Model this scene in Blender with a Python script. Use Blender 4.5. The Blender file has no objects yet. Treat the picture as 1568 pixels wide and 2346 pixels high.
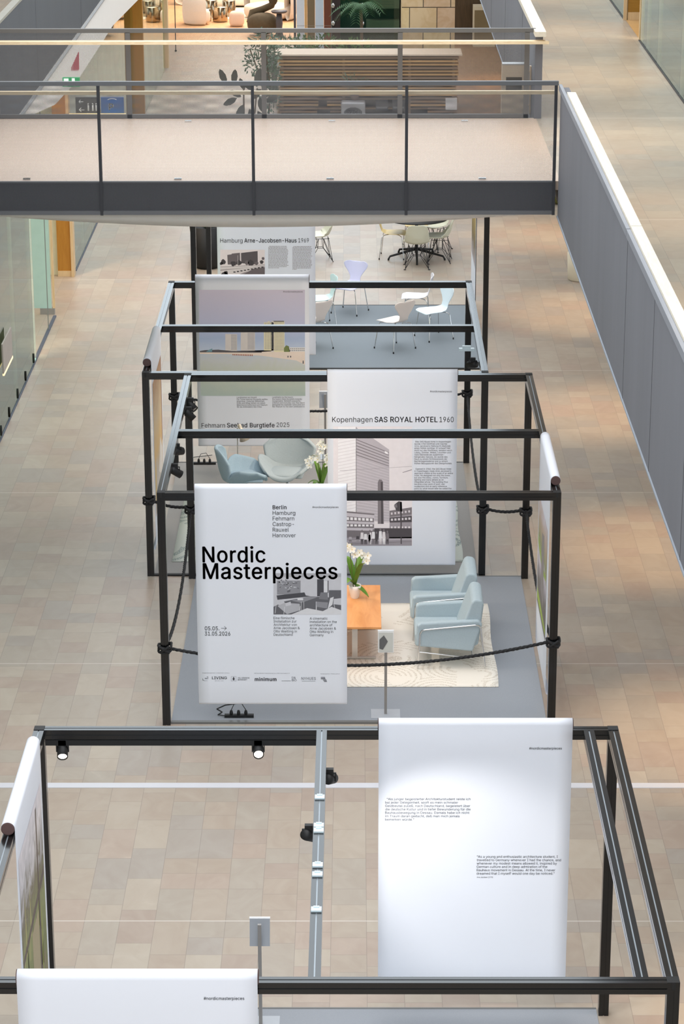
import bpy, math, random
from math import pi, sin, cos, radians
from mathutils import Vector, Matrix
random.seed(7)
SC = bpy.context.scene
COL = SC.collection

# ------------------------------------------------------------------ camera
F_PX, YAW, PITCH, ROLL, CAM_H = 5838.32, -.0053, .3279, -.002, 10.444
_cy, _sy, _cp, _sp = cos(YAW), sin(YAW), cos(PITCH), sin(PITCH)
FW = Vector((_sy*_cp, _cy*_cp, -_sp)); RT = Vector((_cy, -_sy, 0)); UP = RT.cross(FW)
RT, UP = RT*cos(ROLL)+UP*sin(ROLL), UP*cos(ROLL)-RT*sin(ROLL)
EYE = Vector((0, 0, CAM_H))
cd = bpy.data.cameras.new('camera'); cam = bpy.data.objects.new('camera', cd); COL.objects.link(cam)
cd.sensor_fit = 'VERTICAL'; cd.sensor_height = 24; cd.lens = 24*F_PX/2346
cd.clip_start = .5; cd.clip_end = 400
cam.matrix_world = Matrix(((RT.x, UP.x, -FW.x, 0), (RT.y, UP.y, -FW.y, 0), (RT.z, UP.z, -FW.z, CAM_H), (0, 0, 0, 1)))
SC.camera = cam

# ------------------------------------------------------------------ world, exposure
SC.view_settings.view_transform = 'Standard'; SC.view_settings.look = 'None'
SC.view_settings.exposure = -0.1; SC.view_settings.gamma = 1; SC.view_settings.use_curve_mapping = False
w = bpy.data.worlds.new('skylight'); SC.world = w; w.use_nodes = True
WN = w.node_tree.nodes; bgn = WN['Background']
bgn.inputs[1].default_value = 1.0
_tc0 = WN.new('ShaderNodeTexCoord'); _sx = WN.new('ShaderNodeSeparateXYZ'); _cr = WN.new('ShaderNodeValToRGB')
w.node_tree.links.new(_tc0.outputs['Generated'], _sx.inputs[0]); w.node_tree.links.new(_sx.outputs[2], _cr.inputs[0]); w.node_tree.links.new(_cr.outputs[0], bgn.inputs[0])
# a glazed mall roof: bright overhead, calmer towards the ends
for _i, (_p, _c) in enumerate(((.0, (.9, .89, .89)), (.28, (2.35, 2.75, 3.05)), (.6, (2.7, 2.86, 3.0)), (1, (3.6, 3.62, 3.7)))):
    _e = _cr.color_ramp.elements[_i] if _i < 2 else _cr.color_ramp.elements.new(_p)
    _e.position = _p; _e.color = _c+(1,)

def lamp(kind, name, loc, energy, color, target=None, size=.1, cone=60, blend=.6, parent=None, size_y=None):
    L = bpy.data.lights.new(name, kind); L.energy = energy; L.color = color
    if kind == 'SPOT': L.spot_size = radians(cone); L.spot_blend = blend; L.shadow_soft_size = size
    if kind == 'AREA':
        L.size = size
        if size_y: L.shape = 'RECTANGLE'; L.size_y = size_y
    if kind == 'POINT': L.shadow_soft_size = size
    o = bpy.data.objects.new(name, L); COL.objects.link(o); o.location = loc
    if target is not None:
        o.rotation_euler = (Vector(target)-Vector(loc)).to_track_quat('-Z', 'Y').to_euler()
    if parent: o.parent = parent
    return o
WARM = (1, .74, .48); SOFTWARM = (1, .86, .70)
# ceiling downlights under the upper walkways (ground floor) and over the right walkway
for k in range(9):
    lamp('SPOT', 'downlight_right', (4.1, 17.8+5.78*k, 4.5), 760, (1, .68, .40), (3.75, 17.8+5.78*k, 0), .1, 50, 1)
for k in range(6):
    lamp('SPOT', 'downlight_left', (-5.3, 19.6+5.78*k, 4.5), 420, (1, .70, .46), (-3.9, 19.6+5.78*k, 0), .1, 72, 1)
for k in range(9):
    lamp('SPOT', 'downlight_upper', (3.2, 17+4.4*k, 8.4), 260, WARM, (3.1, 17+4.4*k, 4.9), .1, 58, 1)
lamp('AREA', 'lounge_light', (-3.2, 77, 4.3), 520, (1, .80, .60), (-3.2, 77, 0), 4)
lamp('AREA', 'far_shop_light', (-6.5, 58, 4.2), 260, (1, .82, .6), (-6.5, 58, 0), 3)
lamp('AREA', 'shop_light', (-7.5, 36, 4.2), 230, (1, .98, .84), (-7.5, 38, 0), 3)
lamp('AREA', 'upper_shop_light', (7, 36, 8.2), 330, (1, .84, .6), (7, 36, 4.9), 3)

# ------------------------------------------------------------------ pixel helpers (a ray of the photograph met with a real plane)
def un(ax, k, x, y):
    d = FW + RT*((x-784)/F_PX) - UP*((y-1173)/F_PX)
    i = 'xyz'.index(ax)
    return EYE + d*((k-EYE[i])/d[i])

# ------------------------------------------------------------------ materials
def lin(c):
    return tuple(((v/255)/12.92 if v/255 <= .04045 else ((v/255+.055)/1.055)**2.4) for v in c)+(1,)
MATS = {}
def mat(name, c, rough=.6, metal=0, var=.06, scale=6, bump=0, emit=0, stretch=None, spec=.5, alpha=None, trans=0, c2=None, coat=0):
    if name in MATS: return MATS[name]
    m = bpy.data.materials.new(name); m.use_nodes = True; nt = m.node_tree; N, L = nt.nodes, nt.links
    b = N['Principled BSDF']; col = lin(c)
    b.inputs['Roughness'].default_value = rough; b.inputs['Metallic'].default_value = metal
    b.inputs['Specular IOR Level'].default_value = spec
    b.inputs['Coat Weight'].default_value = coat; b.inputs['Coat Roughness'].default_value = .16
    b.inputs['Transmission Weight'].default_value = trans
    tc = N.new('ShaderNodeTexCoord'); mp = N.new('ShaderNodeMapping'); no = N.new('ShaderNodeTexNoise')
    if stretch: mp.inputs['Scale'].default_value = stretch
    L.new(tc.outputs['Object'], mp.inputs[0]); L.new(mp.outputs[0], no.inputs['Vector'])
    no.inputs['Scale'].default_value = scale; no.inputs['Detail'].default_value = 4
    mx = N.new('ShaderNodeMix'); mx.data_type = 'RGBA'
    lo = lin(c2) if c2 else tuple(v*(1-var*1.6) for v in col[:3])+(1,)
    hi = col if c2 else tuple(min(1, v*(1+var)) for v in col[:3])+(1,)
    mx.inputs[6].default_value = lo; mx.inputs[7].default_value = hi
    L.new(no.outputs[0], mx.inputs[0]); L.new(mx.outputs[2], b.inputs['Base Color'])
    if bump:
        bp = N.new('ShaderNodeBump'); bp.inputs['Strength'].default_value = bump; bp.inputs['Distance'].default_value = .01
        L.new(no.outputs[0], bp.inputs['Height']); L.new(bp.outputs[0], b.inputs['Normal'])
    if emit:
        b.inputs['Emission Color'].default_value = col; b.inputs['Emission Strength'].default_value = emit
    MATS[name] = m
    return m

def math_node(nt, op, a, b=None):
    n = nt.nodes.new('ShaderNodeMath'); n.operation = op
    for i, v in enumerate((a, b)):
        if v is None: continue
        if isinstance(v, (int, float)): n.inputs[i].default_value = v
        else: nt.links.new(v, n.inputs[i])
    return n.outputs[0]

def stone_tiles(name, cols, x0=.1, y0=.11, wid=.305, ln=.60, joint_y=19.72, joint=5.885, rough=.38, tint=1.0):
    """random-length sandstone paving laid in strips that run along the mall"""
    m = bpy.data.materials.new(name); m.use_nodes = True; nt = m.node_tree; N, L = nt.nodes, nt.links
    M = lambda op, a, b=None: math_node(nt, op, a, b)
    b = N['Principled BSDF']; tc = N.new('ShaderNodeTexCoord'); sx = N.new('ShaderNodeSeparateXYZ')
    L.new(tc.outputs['Object'], sx.inputs[0]); X, Y = sx.outputs[0], sx.outputs[1]
    u = M('DIVIDE', M('SUBTRACT', X, x0), wid); r = M('FLOOR', u); fx = M('FRACT', u)
    def wn(a, c=None):
        cb = N.new('ShaderNodeCombineXYZ'); L.new(a, cb.inputs[0])
        if c is not None: L.new(c, cb.inputs[1])
        n = N.new('ShaderNodeTexWhiteNoise'); n.noise_dimensions = '3D'; L.new(cb.outputs[0], n.inputs['Vector']); return n.outputs[0]
    h = wn(r)
    v = M('ADD', M('DIVIDE', M('SUBTRACT', Y, joint_y), ln), M('MULTIPLY', M('FLOOR', M('MULTIPLY', h, 3)), 1/3))
    n = M('FLOOR', v); fv = M('FRACT', v)
    sp = M('GREATER_THAN', wn(M('ADD', r, 37.0), n), .55)
    half = M('MULTIPLY', M('FLOOR', M('MULTIPLY', fv, 2)), sp)
    idx = M('ADD', M('MULTIPLY', n, 2), half)
    f2 = M('FRACT', M('MULTIPLY', fv, 2))
    ins = M('SUBTRACT', 1, sp)
    fy = M('ADD', M('MULTIPLY', f2, sp), M('MULTIPLY', fv, ins))
    ly = M('ADD', M('MULTIPLY', sp, ln/2), M('MULTIPLY', ins, ln))
    ex = M('MULTIPLY', M('MINIMUM', fx, M('SUBTRACT', 1, fx)), wid)
    ey = M('MULTIPLY', M('MINIMUM', fy, M('SUBTRACT', 1, fy)), ly)
    mort = M('LESS_THAN', M('MINIMUM', ex, ey), .0022)
    cr = N.new('ShaderNodeValToRGB'); cr.color_ramp.interpolation = 'CONSTANT'
    el = cr.color_ramp.elements
    for i, c in enumerate(cols):
        e = el[i] if i < 2 else el.new(i/len(cols))
        e.position = i/len(cols); e.color = lin(c)
    rnd = wn(r, idx); L.new(rnd, cr.inputs[0])
    # veins: warped noise, shifted per stone
    cb = N.new('ShaderNodeCombineXYZ'); L.new(M('ADD', X, M('MULTIPLY', rnd, 30)), cb.inputs[0]); L.new(M('MULTIPLY', Y, .7), cb.inputs[1]); L.new(M('MULTIPLY', rnd, 9), cb.inputs[2])
    nz = N.new('ShaderNodeTexNoise'); nz.inputs['Scale'].default_value = 3.2; nz.inputs['Detail'].default_value = 5; nz.inputs['Distortion'].default_value = 1.6
    L.new(cb.outputs[0], nz.inputs['Vector'])
    r2 = N.new('ShaderNodeValToRGB'); r2.color_ramp.elements[0].position = .3; r2.color_ramp.elements[0].color = (.90, .87, .85, 1)
    r2.color_ramp.elements[1].position = .72; r2.color_ramp.elements[1].color = (1.0, 1.0, 1.0, 1)
    e = r2.color_ramp.elements.new(.78); e.color = (1.09, 1.09, 1.08, 1)
    L.new(nz.outputs[0], r2.inputs[0])
    mu = N.new('ShaderNodeMix'); mu.data_type = 'RGBA'; mu.blend_type = 'MULTIPLY'; mu.inputs[0].default_value = 1
    L.new(cr.outputs[0], mu.inputs[6]); L.new(r2.outputs[0], mu.inputs[7])
    m2 = N.new('ShaderNodeMix'); m2.data_type = 'RGBA'; L.new(M('MULTIPLY', mort, .55), m2.inputs[0]); L.new(mu.outputs[2], m2.inputs[6]); m2.inputs[7].default_value = lin((112, 104, 96))
    jj = M('ABSOLUTE', M('SUBTRACT', M('FRACT', M('ADD', M('DIVIDE', M('SUBTRACT', Y, joint_y), joint), .5)), .5))
    jm = M('LESS_THAN', jj, .008/joint)
    m3 = N.new('ShaderNodeMix'); m3.data_type = 'RGBA'; L.new(M('MULTIPLY', jm, .6), m3.inputs[0]); L.new(m2.outputs[2], m3.inputs[6]); m3.inputs[7].default_value = lin((214, 208, 200))
    L.new(m3.outputs[2], b.inputs['Base Color'])
    b.inputs['Roughness'].default_value = rough; b.inputs['Specular IOR Level'].default_value = .4
    MATS[name] = m
    return m

def perforated(name, c=(96, 96, 100), p=.0135, q=.0150, thr=-.5):
    """expanded steel mesh: real holes cut by a transparent shader laid out in the panel's own x/z"""
    m = bpy.data.materials.new(name); m.use_nodes = True; nt = m.node_tree; N, L = nt.nodes, nt.links
    M = lambda op, a, b=None: math_node(nt, op, a, b)
    b = N['Principled BSDF']; b.inputs['Base Color'].default_value = lin(c); b.inputs['Roughness'].default_value = .5
    tc = N.new('ShaderNodeTexCoord'); sx = N.new('ShaderNodeSeparateXYZ'); L.new(tc.outputs['Object'], sx.inputs[0])
    X = M('ADD', sx.outputs[0], sx.outputs[1]); Z = sx.outputs[2]
    a = M('COSINE', M('MULTIPLY', M('ADD', M('DIVIDE', X, p), M('DIVIDE', Z, q)), 2*pi))
    d = M('COSINE', M('MULTIPLY', M('SUBTRACT', M('DIVIDE', X, p), M('DIVIDE', Z, q)), 2*pi))
    hole = M('GREATER_THAN', M('ADD', a, d), thr)
    t = N.new('ShaderNodeBsdfTransparent'); ms = N.new('ShaderNodeMixShader')
    L.new(hole, ms.inputs[0]); L.new(b.outputs[0], ms.inputs[1]); L.new(t.outputs[0], ms.inputs[2])
    L.new(ms.outputs[0], N['Material Output'].inputs[0])
    MATS[name] = m
    return m

def glass(name, tint=(.88, .95, .90), refl=(.88, .95, .88)):
    m = bpy.data.materials.new(name); m.use_nodes = True; nt = m.node_tree; N, L = nt.nodes, nt.links
    t = N.new('ShaderNodeBsdfTransparent'); t.inputs[0].default_value = tint+(1,)
    g = N.new('ShaderNodeBsdfGlossy'); g.inputs['Roughness'].default_value = .02; g.inputs[0].default_value = refl+(1,)
    f = N.new('ShaderNodeFresnel'); f.inputs[0].default_value = 1.5
    ms = N.new('ShaderNodeMixShader'); L.new(f.outputs[0], ms.inputs[0]); L.new(t.outputs[0], ms.inputs[1]); L.new(g.outputs[0], ms.inputs[2])
    L.new(ms.outputs[0], N['Material Output'].inputs[0]); MATS[name] = m
    return m

def wood(name, c1, c2, scale=3, stretch=(1, 12, 12), rough=.45):
    m = bpy.data.materials.new(name); m.use_nodes = True; nt = m.node_tree; N, L = nt.nodes, nt.links
    b = N['Principled BSDF']; b.inputs['Roughness'].default_value = rough
    tc = N.new('ShaderNodeTexCoord'); mp = N.new('ShaderNodeMapping'); mp.inputs['Scale'].default_value = stretch
    no = N.new('ShaderNodeTexNoise'); no.inputs['Scale'].default_value = scale; no.inputs['Detail'].default_value = 6; no.inputs['Distortion'].default_value = 1
    cr = N.new('ShaderNodeValToRGB'); cr.color_ramp.elements[0].color = lin(c1); cr.color_ramp.elements[1].color = lin(c2)
    cr.color_ramp.elements[0].position = .3; cr.color_ramp.elements[1].position = .7
    L.new(tc.outputs['Object'], mp.inputs[0]); L.new(mp.outputs[0], no.inputs['Vector']); L.new(no.outputs[0], cr.inputs[0]); L.new(cr.outputs[0], b.inputs['Base Color'])
    MATS[name] = m
    return m

def gradient_print(name, stops, axis=2, z0=0, z1=1, noise=0.0):
    """ink of a printed photograph: its own colours, running from one edge of the print to the other"""
    m = bpy.data.materials.new(name); m.use_nodes = True; nt = m.node_tree; N, L = nt.nodes, nt.links
    b = N['Principled BSDF']; b.inputs['Roughness'].default_value = .7
    tc = N.new('ShaderNodeTexCoord'); sx = N.new('ShaderNodeSeparateXYZ'); L.new(tc.outputs['Object'], sx.inputs[0])
    mr = N.new('ShaderNodeMapRange'); mr.inputs[1].default_value = z0; mr.inputs[2].default_value = z1
    L.new(sx.outputs[axis], mr.inputs[0])
    fac = mr.outputs[0]
    if noise:
        no = N.new('ShaderNodeTexNoise'); no.inputs['Scale'].default_value = 5; no.inputs['Detail'].default_value = 5; no.inputs['Distortion'].default_value = 1.5
        L.new(tc.outputs['Object'], no.inputs['Vector'])
        fac = math_node(nt, 'ADD', fac, math_node(nt, 'MULTIPLY', math_node(nt, 'SUBTRACT', no.outputs[0], .5), noise))
    cr = N.new('ShaderNodeValToRGB'); el = cr.color_ramp.elements
    for i, (p, c) in enumerate(stops):
        e = el[i] if i < 2 else el.new(p)
        e.position = p; e.color = lin(c)
    L.new(fac, cr.inputs[0]); L.new(cr.outputs[0], b.inputs['Base Color']); MATS[name] = m
    return m

FLOORCOLS = [(171, 158, 143), (167, 157, 144), (175, 163, 148), (172, 156, 142), (164, 155, 145), (177, 166, 151), (170, 156, 141), (169, 159, 146), (167, 152, 139)]
M_FLOOR = stone_tiles('ground_sandstone', FLOORCOLS)
M_FLOOR2 = stone_tiles('upper_sandstone', [(172, 160, 144), (168, 157, 142), (176, 165, 149), (171, 157, 141), (166, 157, 144)], x0=2.62, wid=.38, ln=.62, joint_y=19.7)
M_PAPER = mat('white_banner_paper', (226, 229, 237), .75, var=.012, scale=2.2, bump=.12)
M_INK = mat('black_print_ink', (36, 32, 32), .7, var=.03)
M_INKS = mat('small_print_ink', (66, 60, 62), .7, var=.03)
M_INK2 = mat('grey_print_ink', (158, 150, 150), .7, var=.03)
M_BLACK = mat('black_anodised_aluminium', (8, 9, 10), .35, 0, var=.1, scale=3, spec=.1, coat=1)
M_BLACKCAP = mat('matt_black_plastic', (14, 14, 15), .6, var=.1)
M_ROPE = mat('black_rope', (20, 20, 23), .7, var=.2, scale=60)
M_TUBE = mat('dark_cardboard_core', (92, 70, 68), .8, var=.1, scale=30)
M_CARPET = mat('blue_grey_carpet', (148, 152, 158), .95, var=.07, scale=140, spec=.1)
M_CARPETD = mat('slate_carpet', (130, 138, 144), .95, var=.06, scale=140, spec=.1)
M_CARPETC = mat('grey_carpet', (158, 156, 154), .95, var=.07, scale=140, spec=.1)
M_ALU = mat('brushed_aluminium', (176, 176, 176), .35, .9, var=.05, scale=20)
M_CHROME = mat('chrome', (215, 215, 215), .12, 1, var=.02)
M_STEEL = mat('grey_painted_steel', (92, 92, 94), .5, var=.06)
M_STEELB = mat('warm_grey_painted_steel', (98, 95, 92), .5, var=.06)
M_DARKSTEEL = mat('dark_steel_edge', (44, 44, 48), .5, var=.08)
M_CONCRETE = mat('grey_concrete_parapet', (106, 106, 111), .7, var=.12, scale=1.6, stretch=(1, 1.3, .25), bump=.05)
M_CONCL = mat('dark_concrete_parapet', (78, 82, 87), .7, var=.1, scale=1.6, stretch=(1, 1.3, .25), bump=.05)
M_JOINT = mat('dark_joint', (70, 70, 74), .7)
M_OAK = wood('pale_oak_handrail', (216, 190, 150), (232, 212, 178), 4, (2, 14, 14))
M_OAKY = wood('pale_oak_cap', (204, 194, 174), (218, 208, 190), 4, (14, 1.5, 14))
M_DECK = mat('pale_bridge_screed', (196, 175, 157), .45, var=.03, scale=1.2, stretch=(.5, 3, 1))
M_WHITE = mat('white_plaster', (228, 224, 218), .7, var=.02)
M_CREAM = mat('cream_wall', (214, 200, 172), .7, var=.03)
M_MESHF = perforated('steel_mesh_front')
M_MESHB = perforated('steel_mesh_back', (100, 96, 92), p=.0150, q=.0150, thr=-.3)
M_GLASS = glass('shop_glass'); M_GLASSUP = glass('upper_shop_glass', (.97, .93, .84))
M_ORANGE = wood('orange_wood_panel', (172, 116, 34), (184, 128, 44), 3, (10, 10, 1))
M_JAMB = wood('pale_wood_jamb', (206, 176, 134), (220, 192, 150), 3, (10, 10, 1))
M_BLUEWOOL = mat('pale_blue_wool', (174, 188, 194), .9, var=.05, scale=60, bump=.15, spec=.2)
M_GREYWOOL = mat('pale_grey_wool', (196, 200, 200), .9, var=.05, scale=60, bump=.15, spec=.2)
M_WSHELL = mat('white_lacquered_shell', (224, 222, 226), .4, var=.01)
M_LIL = mat('lilac_white_shell', (206, 206, 232), .4, var=.01)
M_MINT = mat('mint_white_shell', (200, 222, 222), .4, var=.01)
M_PEACH = mat('blush_white_shell', (236, 222, 212), .4, var=.01)
M_DSR = mat('cream_plastic_shell', (214, 214, 194), .45, var=.02)
M_YEL = mat('pale_yellow_shell', (240, 214, 150), .45, var=.02)
M_WIRE = mat('black_wire', (40, 40, 42), .4, .4)
M_RUGB = None
def leafm(name, c, c2): return mat(name, c, .55, var=.2, scale=9, c2=c2)
M_LEAF = leafm('green_leaf', (88, 128, 70), (52, 88, 44))
M_LEAFG = leafm('grey_green_leaf', (110, 140, 118), (64, 92, 74))
M_LEAFD = leafm('dark_rubber_leaf', (74, 76, 66), (50, 54, 48))
M_ORCHL = leafm('orchid_leaf', (112, 150, 44), (66, 110, 30))
M_PETAL = mat('ivory_petal', (252, 250, 240), .6, var=.03)
M_STEM = mat('plant_stem', (96, 100, 52), .6, var=.15)
M_BARK = mat('bark', (104, 88, 70), .8, var=.2, scale=20)

# ------------------------------------------------------------------ mesh builder
class MB:
    def __init__(s): s.v = []; s.f = []; s.mi = []; s.sm = []
    def add(s, vs, fs, mi=0, sm=False):
        o = len(s.v); s.v += [tuple(v) for v in vs]
        for f in fs: s.f.append([i+o for i in f]); s.mi.append(mi); s.sm.append(sm)
        return s
    def box(s, x0, y0, z0, x1, y1, z1, mi=0):
        vs = [(x, y, z) for z in (z0, z1) for y in (y0, y1) for x in (x0, x1)]
        return s.add(vs, [(0, 2, 3, 1), (4, 5, 7, 6), (0, 1, 5, 4), (2, 6, 7, 3), (0, 4, 6, 2), (1, 3, 7, 5)], mi)
    def tube(s, pts, r, n=8, mi=0, closed=False, taper=None):
        P = [Vector(p) for p in pts]; k = len(P); rings = []; prev = None
        for i, p in enumerate(P):
            if closed: t = P[(i+1) % k]-P[i-1]
            else: t = P[min(i+1, k-1)]-P[max(i-1, 0)]
            t.normalize()
            if prev is None:
                a = Vector((0, 0, 1)) if abs(t.z) < .9 else Vector((1, 0, 0)); u = t.cross(a).normalized()
            else:
                u = (prev - t*prev.dot(t)).normalized()
            prev = u; v = t.cross(u); rr = r if taper is None else r*taper[i]
            rings.append([p+(u*cos(2*pi*j/n)+v*sin(2*pi*j/n))*rr for j in range(n)])
        vs = [q for R in rings for q in R]; fs = []
        m = k if closed else k-1
        for i in range(m):
            a = i*n; b = ((i+1) % k)*n
            for j in range(n): fs.append((a+j, a+(j+1) % n, b+(j+1) % n, b+j))
        s.add(vs, fs, mi, True)
        if not closed:
            s.add(rings[0], [tuple(range(n))[::-1]], mi); s.add(rings[-1], [tuple(range(n))], mi)
        return s
    def lathe(s, prof, c=(0, 0, 0), n=20, mi=0, sm=True, sc=(1, 1)):
        vs = [(c[0]+r*cos(2*pi*j/n)*sc[0], c[1]+r*sin(2*pi*j/n)*sc[1], c[2]+z) for r, z in prof for j in range(n)]
        fs = [(i*n+j, i*n+(j+1) % n, (i+1)*n+(j+1) % n, (i+1)*n+j) for i in range(len(prof)-1) for j in range(n)]
        s.add(vs, fs, mi, sm)
        s.add([vs[j] for j in range(n)], [tuple(range(n))[::-1]], mi); s.add([vs[(len(prof)-1)*n+j] for j in range(n)], [tuple(range(n))], mi)
        return s
    def prism(s, prof, axis, a, b, mi=0):
        """extrude a closed 2D outline along an axis; prof in the two other axes, in xyz order"""
        n = len(prof)
        def P(p, t):
            q = list(p); q.insert('xyz'.index(axis), t); return tuple(q)
        vs = [P(p, a) for p in prof]+[P(p, b) for p in prof]
        s.add(vs, [(i, (i+1) % n, n+(i+1) % n, n+i) for i in range(n)]+[tuple(range(n))[::-1], tuple(range(n, 2*n))], mi)
        return s
    def grid(s, fn, nu, nv, mi=0, sm=True):
        vs = [fn(i/nu, j/nv) for j in range(nv+1) for i in range(nu+1)]
        fs = [(j*(nu+1)+i, j*(nu+1)+i+1, (j+1)*(nu+1)+i+1, (j+1)*(nu+1)+i) for j in range(nv) for i in range(nu)]
        return s.add(vs, fs, mi, sm)
    def sell(s, c, r, e=.5, n=20, m=12, mi=0):
        """superellipsoid: rounded cushion"""
        def pw(v): return (abs(v)**e)*(1 if v >= 0 else -1)
        def fn(u, v):
            a = 2*pi*u; b = -pi/2+pi*v
            return (c[0]+r[0]*pw(cos(b))*pw(cos(a)), c[1]+r[1]*pw(cos(b))*pw(sin(a)), c[2]+r[2]*pw(sin(b)))
        return s.grid(fn, n, m, mi)
    def build(s, name, mats, parent=None, loc=None, rz=None):
        me = bpy.data.meshes.new(name); me.from_pydata(s.v, [], s.f); 
        for m in (mats if isinstance(mats, (list, tuple)) else [mats]): me.materials.append(m)
        me.polygons.foreach_set('material_index', s.mi); me.polygons.foreach_set('use_smooth', s.sm); me.update()
        o = bpy.data.objects.new(name, me); COL.objects.link(o)
        if parent: o.parent = parent
        if loc: o.location = loc
        if rz is not None: o.rotation_euler = (0, 0, rz)
        return o
def tag(o, label=None, cat=None, group=None, kind=None):
    for k, v in (('label', label), ('category', cat), ('group', group), ('kind', kind)):
        if v: o[k] = v
    return o
def empty(name, loc, label, cat, group=None, rz=0):
    o = bpy.data.objects.new(name, None); COL.objects.link(o); o.location = loc; o.rotation_euler = (0, 0, rz)
    o.empty_display_size = .2
    return tag(o, label, cat, group)
def kids(o): return [c for c in bpy.data.objects if c.parent is o]
def clone(o, loc=None, rz=None, label=None, group=None, parent=None):
    src = kids(o); c = o.copy(); COL.objects.link(c); c.parent = parent
    if loc is not None: c.location = loc
    if rz is not None: c.rotation_euler = (0, 0, rz)
    if label: c['label'] = label
    if group: c['group'] = group
    for k in src: clone(k, parent=c)
    return c
def struct(name, mb, m, label=None):
    return tag(mb.build(name, m), kind='structure', label=label)
def mod(o, solid=None, sub=0, bevel=0, off=0):
    if solid: q = o.modifiers.new('solid', 'SOLIDIFY'); q.thickness = solid; q.offset = off
    if bevel: q = o.modifiers.new('bevel', 'BEVEL'); q.width = bevel; q.segments = 3; q.limit_method = 'ANGLE'
    if sub: q = o.modifiers.new('sub', 'SUBSURF'); q.levels = sub; q.render_levels = sub
    return o

# ================================================================== SETTING
g = MB().add([(-16, 5, 0), (16, 5, 0), (16, 140, 0), (-16, 140, 0)], [(0, 1, 2, 3)])
struct('floor', g, M_FLOOR)
g = MB().box(-4.45, 22.425, .0, 9, 22.535, .006); struct('trim_1', g, mat('white_metal_floor_strip', (202, 202, 207), .4, var=.02), 'wide white metal expansion strip across the ground floor')
L1 = 4.89   # upper floor level
RX, LX = 2.2, -4.46
g = MB().box(RX+.06, -2, 4.56, 12, 90, L1-.004); struct('trim_2', g, M_WHITE)
g = MB().add([(RX+.05, -2, L1), (4.235, -2, L1), (4.235, 90, L1), (RX+.05, 90, L1)], [(0, 1, 2, 3)]); struct('floor_right', g, M_FLOOR2)
g = MB().box(-14, 2, 4.56, LX-.06, 90, L1-.004); struct('trim_3', g, M_WHITE)
g = MB().add([(-14, 2, L1), (LX-.05, 2, L1), (LX-.05, 90, L1), (-14, 90, L1)], [(0, 1, 2, 3)]); struct('floor_left', g, M_FLOOR2)
# right parapet in two runs with panel joints
def parapet(name, x0, x1, ya, yb, zt, m, joint0, step, side, y_last=99):
    b = MB().box(x0, ya, 4.53, x1, yb, zt)
    y = joint0
    while y < min(yb, y_last):
        if y > ya:
            xf = x0 if side > 0 else x1
            b.box(xf-.002, y-.005, 4.53, xf+.002, y+.005, zt-.02, 1)
        y += step
    return struct(name, b, [m, M_JOINT])
parapet('wall_right', RX+.02, RX+.11, -2, 27.46, 5.93, M_CONCRETE, 14.4, 1.97, 1, 21)
parapet('wall_right_far', RX+.02, RX+.11, 31.45, 90, 5.93, M_CONCRETE, 34, 3.9, 1)
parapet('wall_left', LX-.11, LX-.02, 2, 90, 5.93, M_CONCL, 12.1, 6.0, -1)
b = MB()
for (a, c) in ((8, 20.27), (20.285, 26.8)): b.box(RX+.035, a, 5.93, RX+.125, c, 5.99)
struct('trim_4', b, M_OAKY)
b = MB().box(RX+.0, 8, 5.90, RX+.033, 20.27, 5.965).box(RX, 20.29, 5.90, RX+.033, 27.46, 5.965); struct('trim_5', b, mat('grey_metal_edge', (128, 130, 136), .5))
b = MB().box(RX-.005, 31.2, 5.93, RX+.13, 90, 5.99); struct('trim_6', b, M_OAKY)
b = MB().box(LX-.115, 2, 5.93, LX-.015, 90, 5.965); struct('trim_7', b, mat('pale_metal_cap', (150, 148, 138), .5))
b = MB().box(RX+.008, 8, 4.515, RX+.03, 27.46, 4.53).box(RX+.008, 31.45, 4.515, RX+.03, 90, 4.53); struct('trim_8', b, mat('pale_slab_edge', (140, 146, 154), .6))
b = MB().box(LX-.02, 2, 4.47, LX+.012, 90, 4.50); struct('trim_9', b, mat('pale_slab_strip', (160, 160, 160), .5))  # plain light grey strip along the slab's lower edge
# left white cove below the parapet
bot = [(33.5, 4.47), (35.2, 4.28), (38, 3.95), (41.3, 3.79), (47.6, 3.78), (53.4, 3.5), (60, 3.35), (80, 3.3)]
b = MB().prism([(y, z) for y, z in bot]+[(80, 4.49), (33.5, 4.49)], 'x', LX-.14, LX-.02)
struct('wall_left_fascia', b, M_WHITE)

struct('ceiling', MB().box(RX+.9, -10, 8.5, 14, 100, 8.84), M_WHITE)
struct('ceiling_left', MB().box(-14, -10, 8.5, LX-.6, 100, 8.84), M_WHITE)
# footbridge ------------------------------------------------------
BY0, BY1 = 27.5, 31.5
br = empty('footbridge', (-1.13, 29.5, 4.5), 'pale decked footbridge crossing the mall with steel mesh railings and wooden handrails', 'bridge')
def bpart(name, mb, m, parent=br):
    o = mb.build(name, m); o.parent = parent
    if parent is br: o.location = (1.13, -29.5, -4.5)
    return o
bpart('deck', MB().box(LX-.05, BY0+.06, L1-.1, RX+.05, BY1, L1), M_DECK)
def belly(u, v):
    x = LX+(RX-LX)*u; s = 1-(2*u-1)**2; a = v*pi
    return (x, BY0+.07+(BY1-BY0-.1)*(1-cos(a))/2, 4.55-.03*(1 if 0 < v < 1 else 0)-(.20*s)*min(1, sin(a)*2.2))
bb = MB().grid(belly, 40, 24); bpart('curved_underside', bb, M_WHITE)
fas = MB().box(LX, BY0+.02, 4.555, RX-.01, BY0+.06, L1-.005); bpart('fascia', fas, M_DARKSTEEL)
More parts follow.
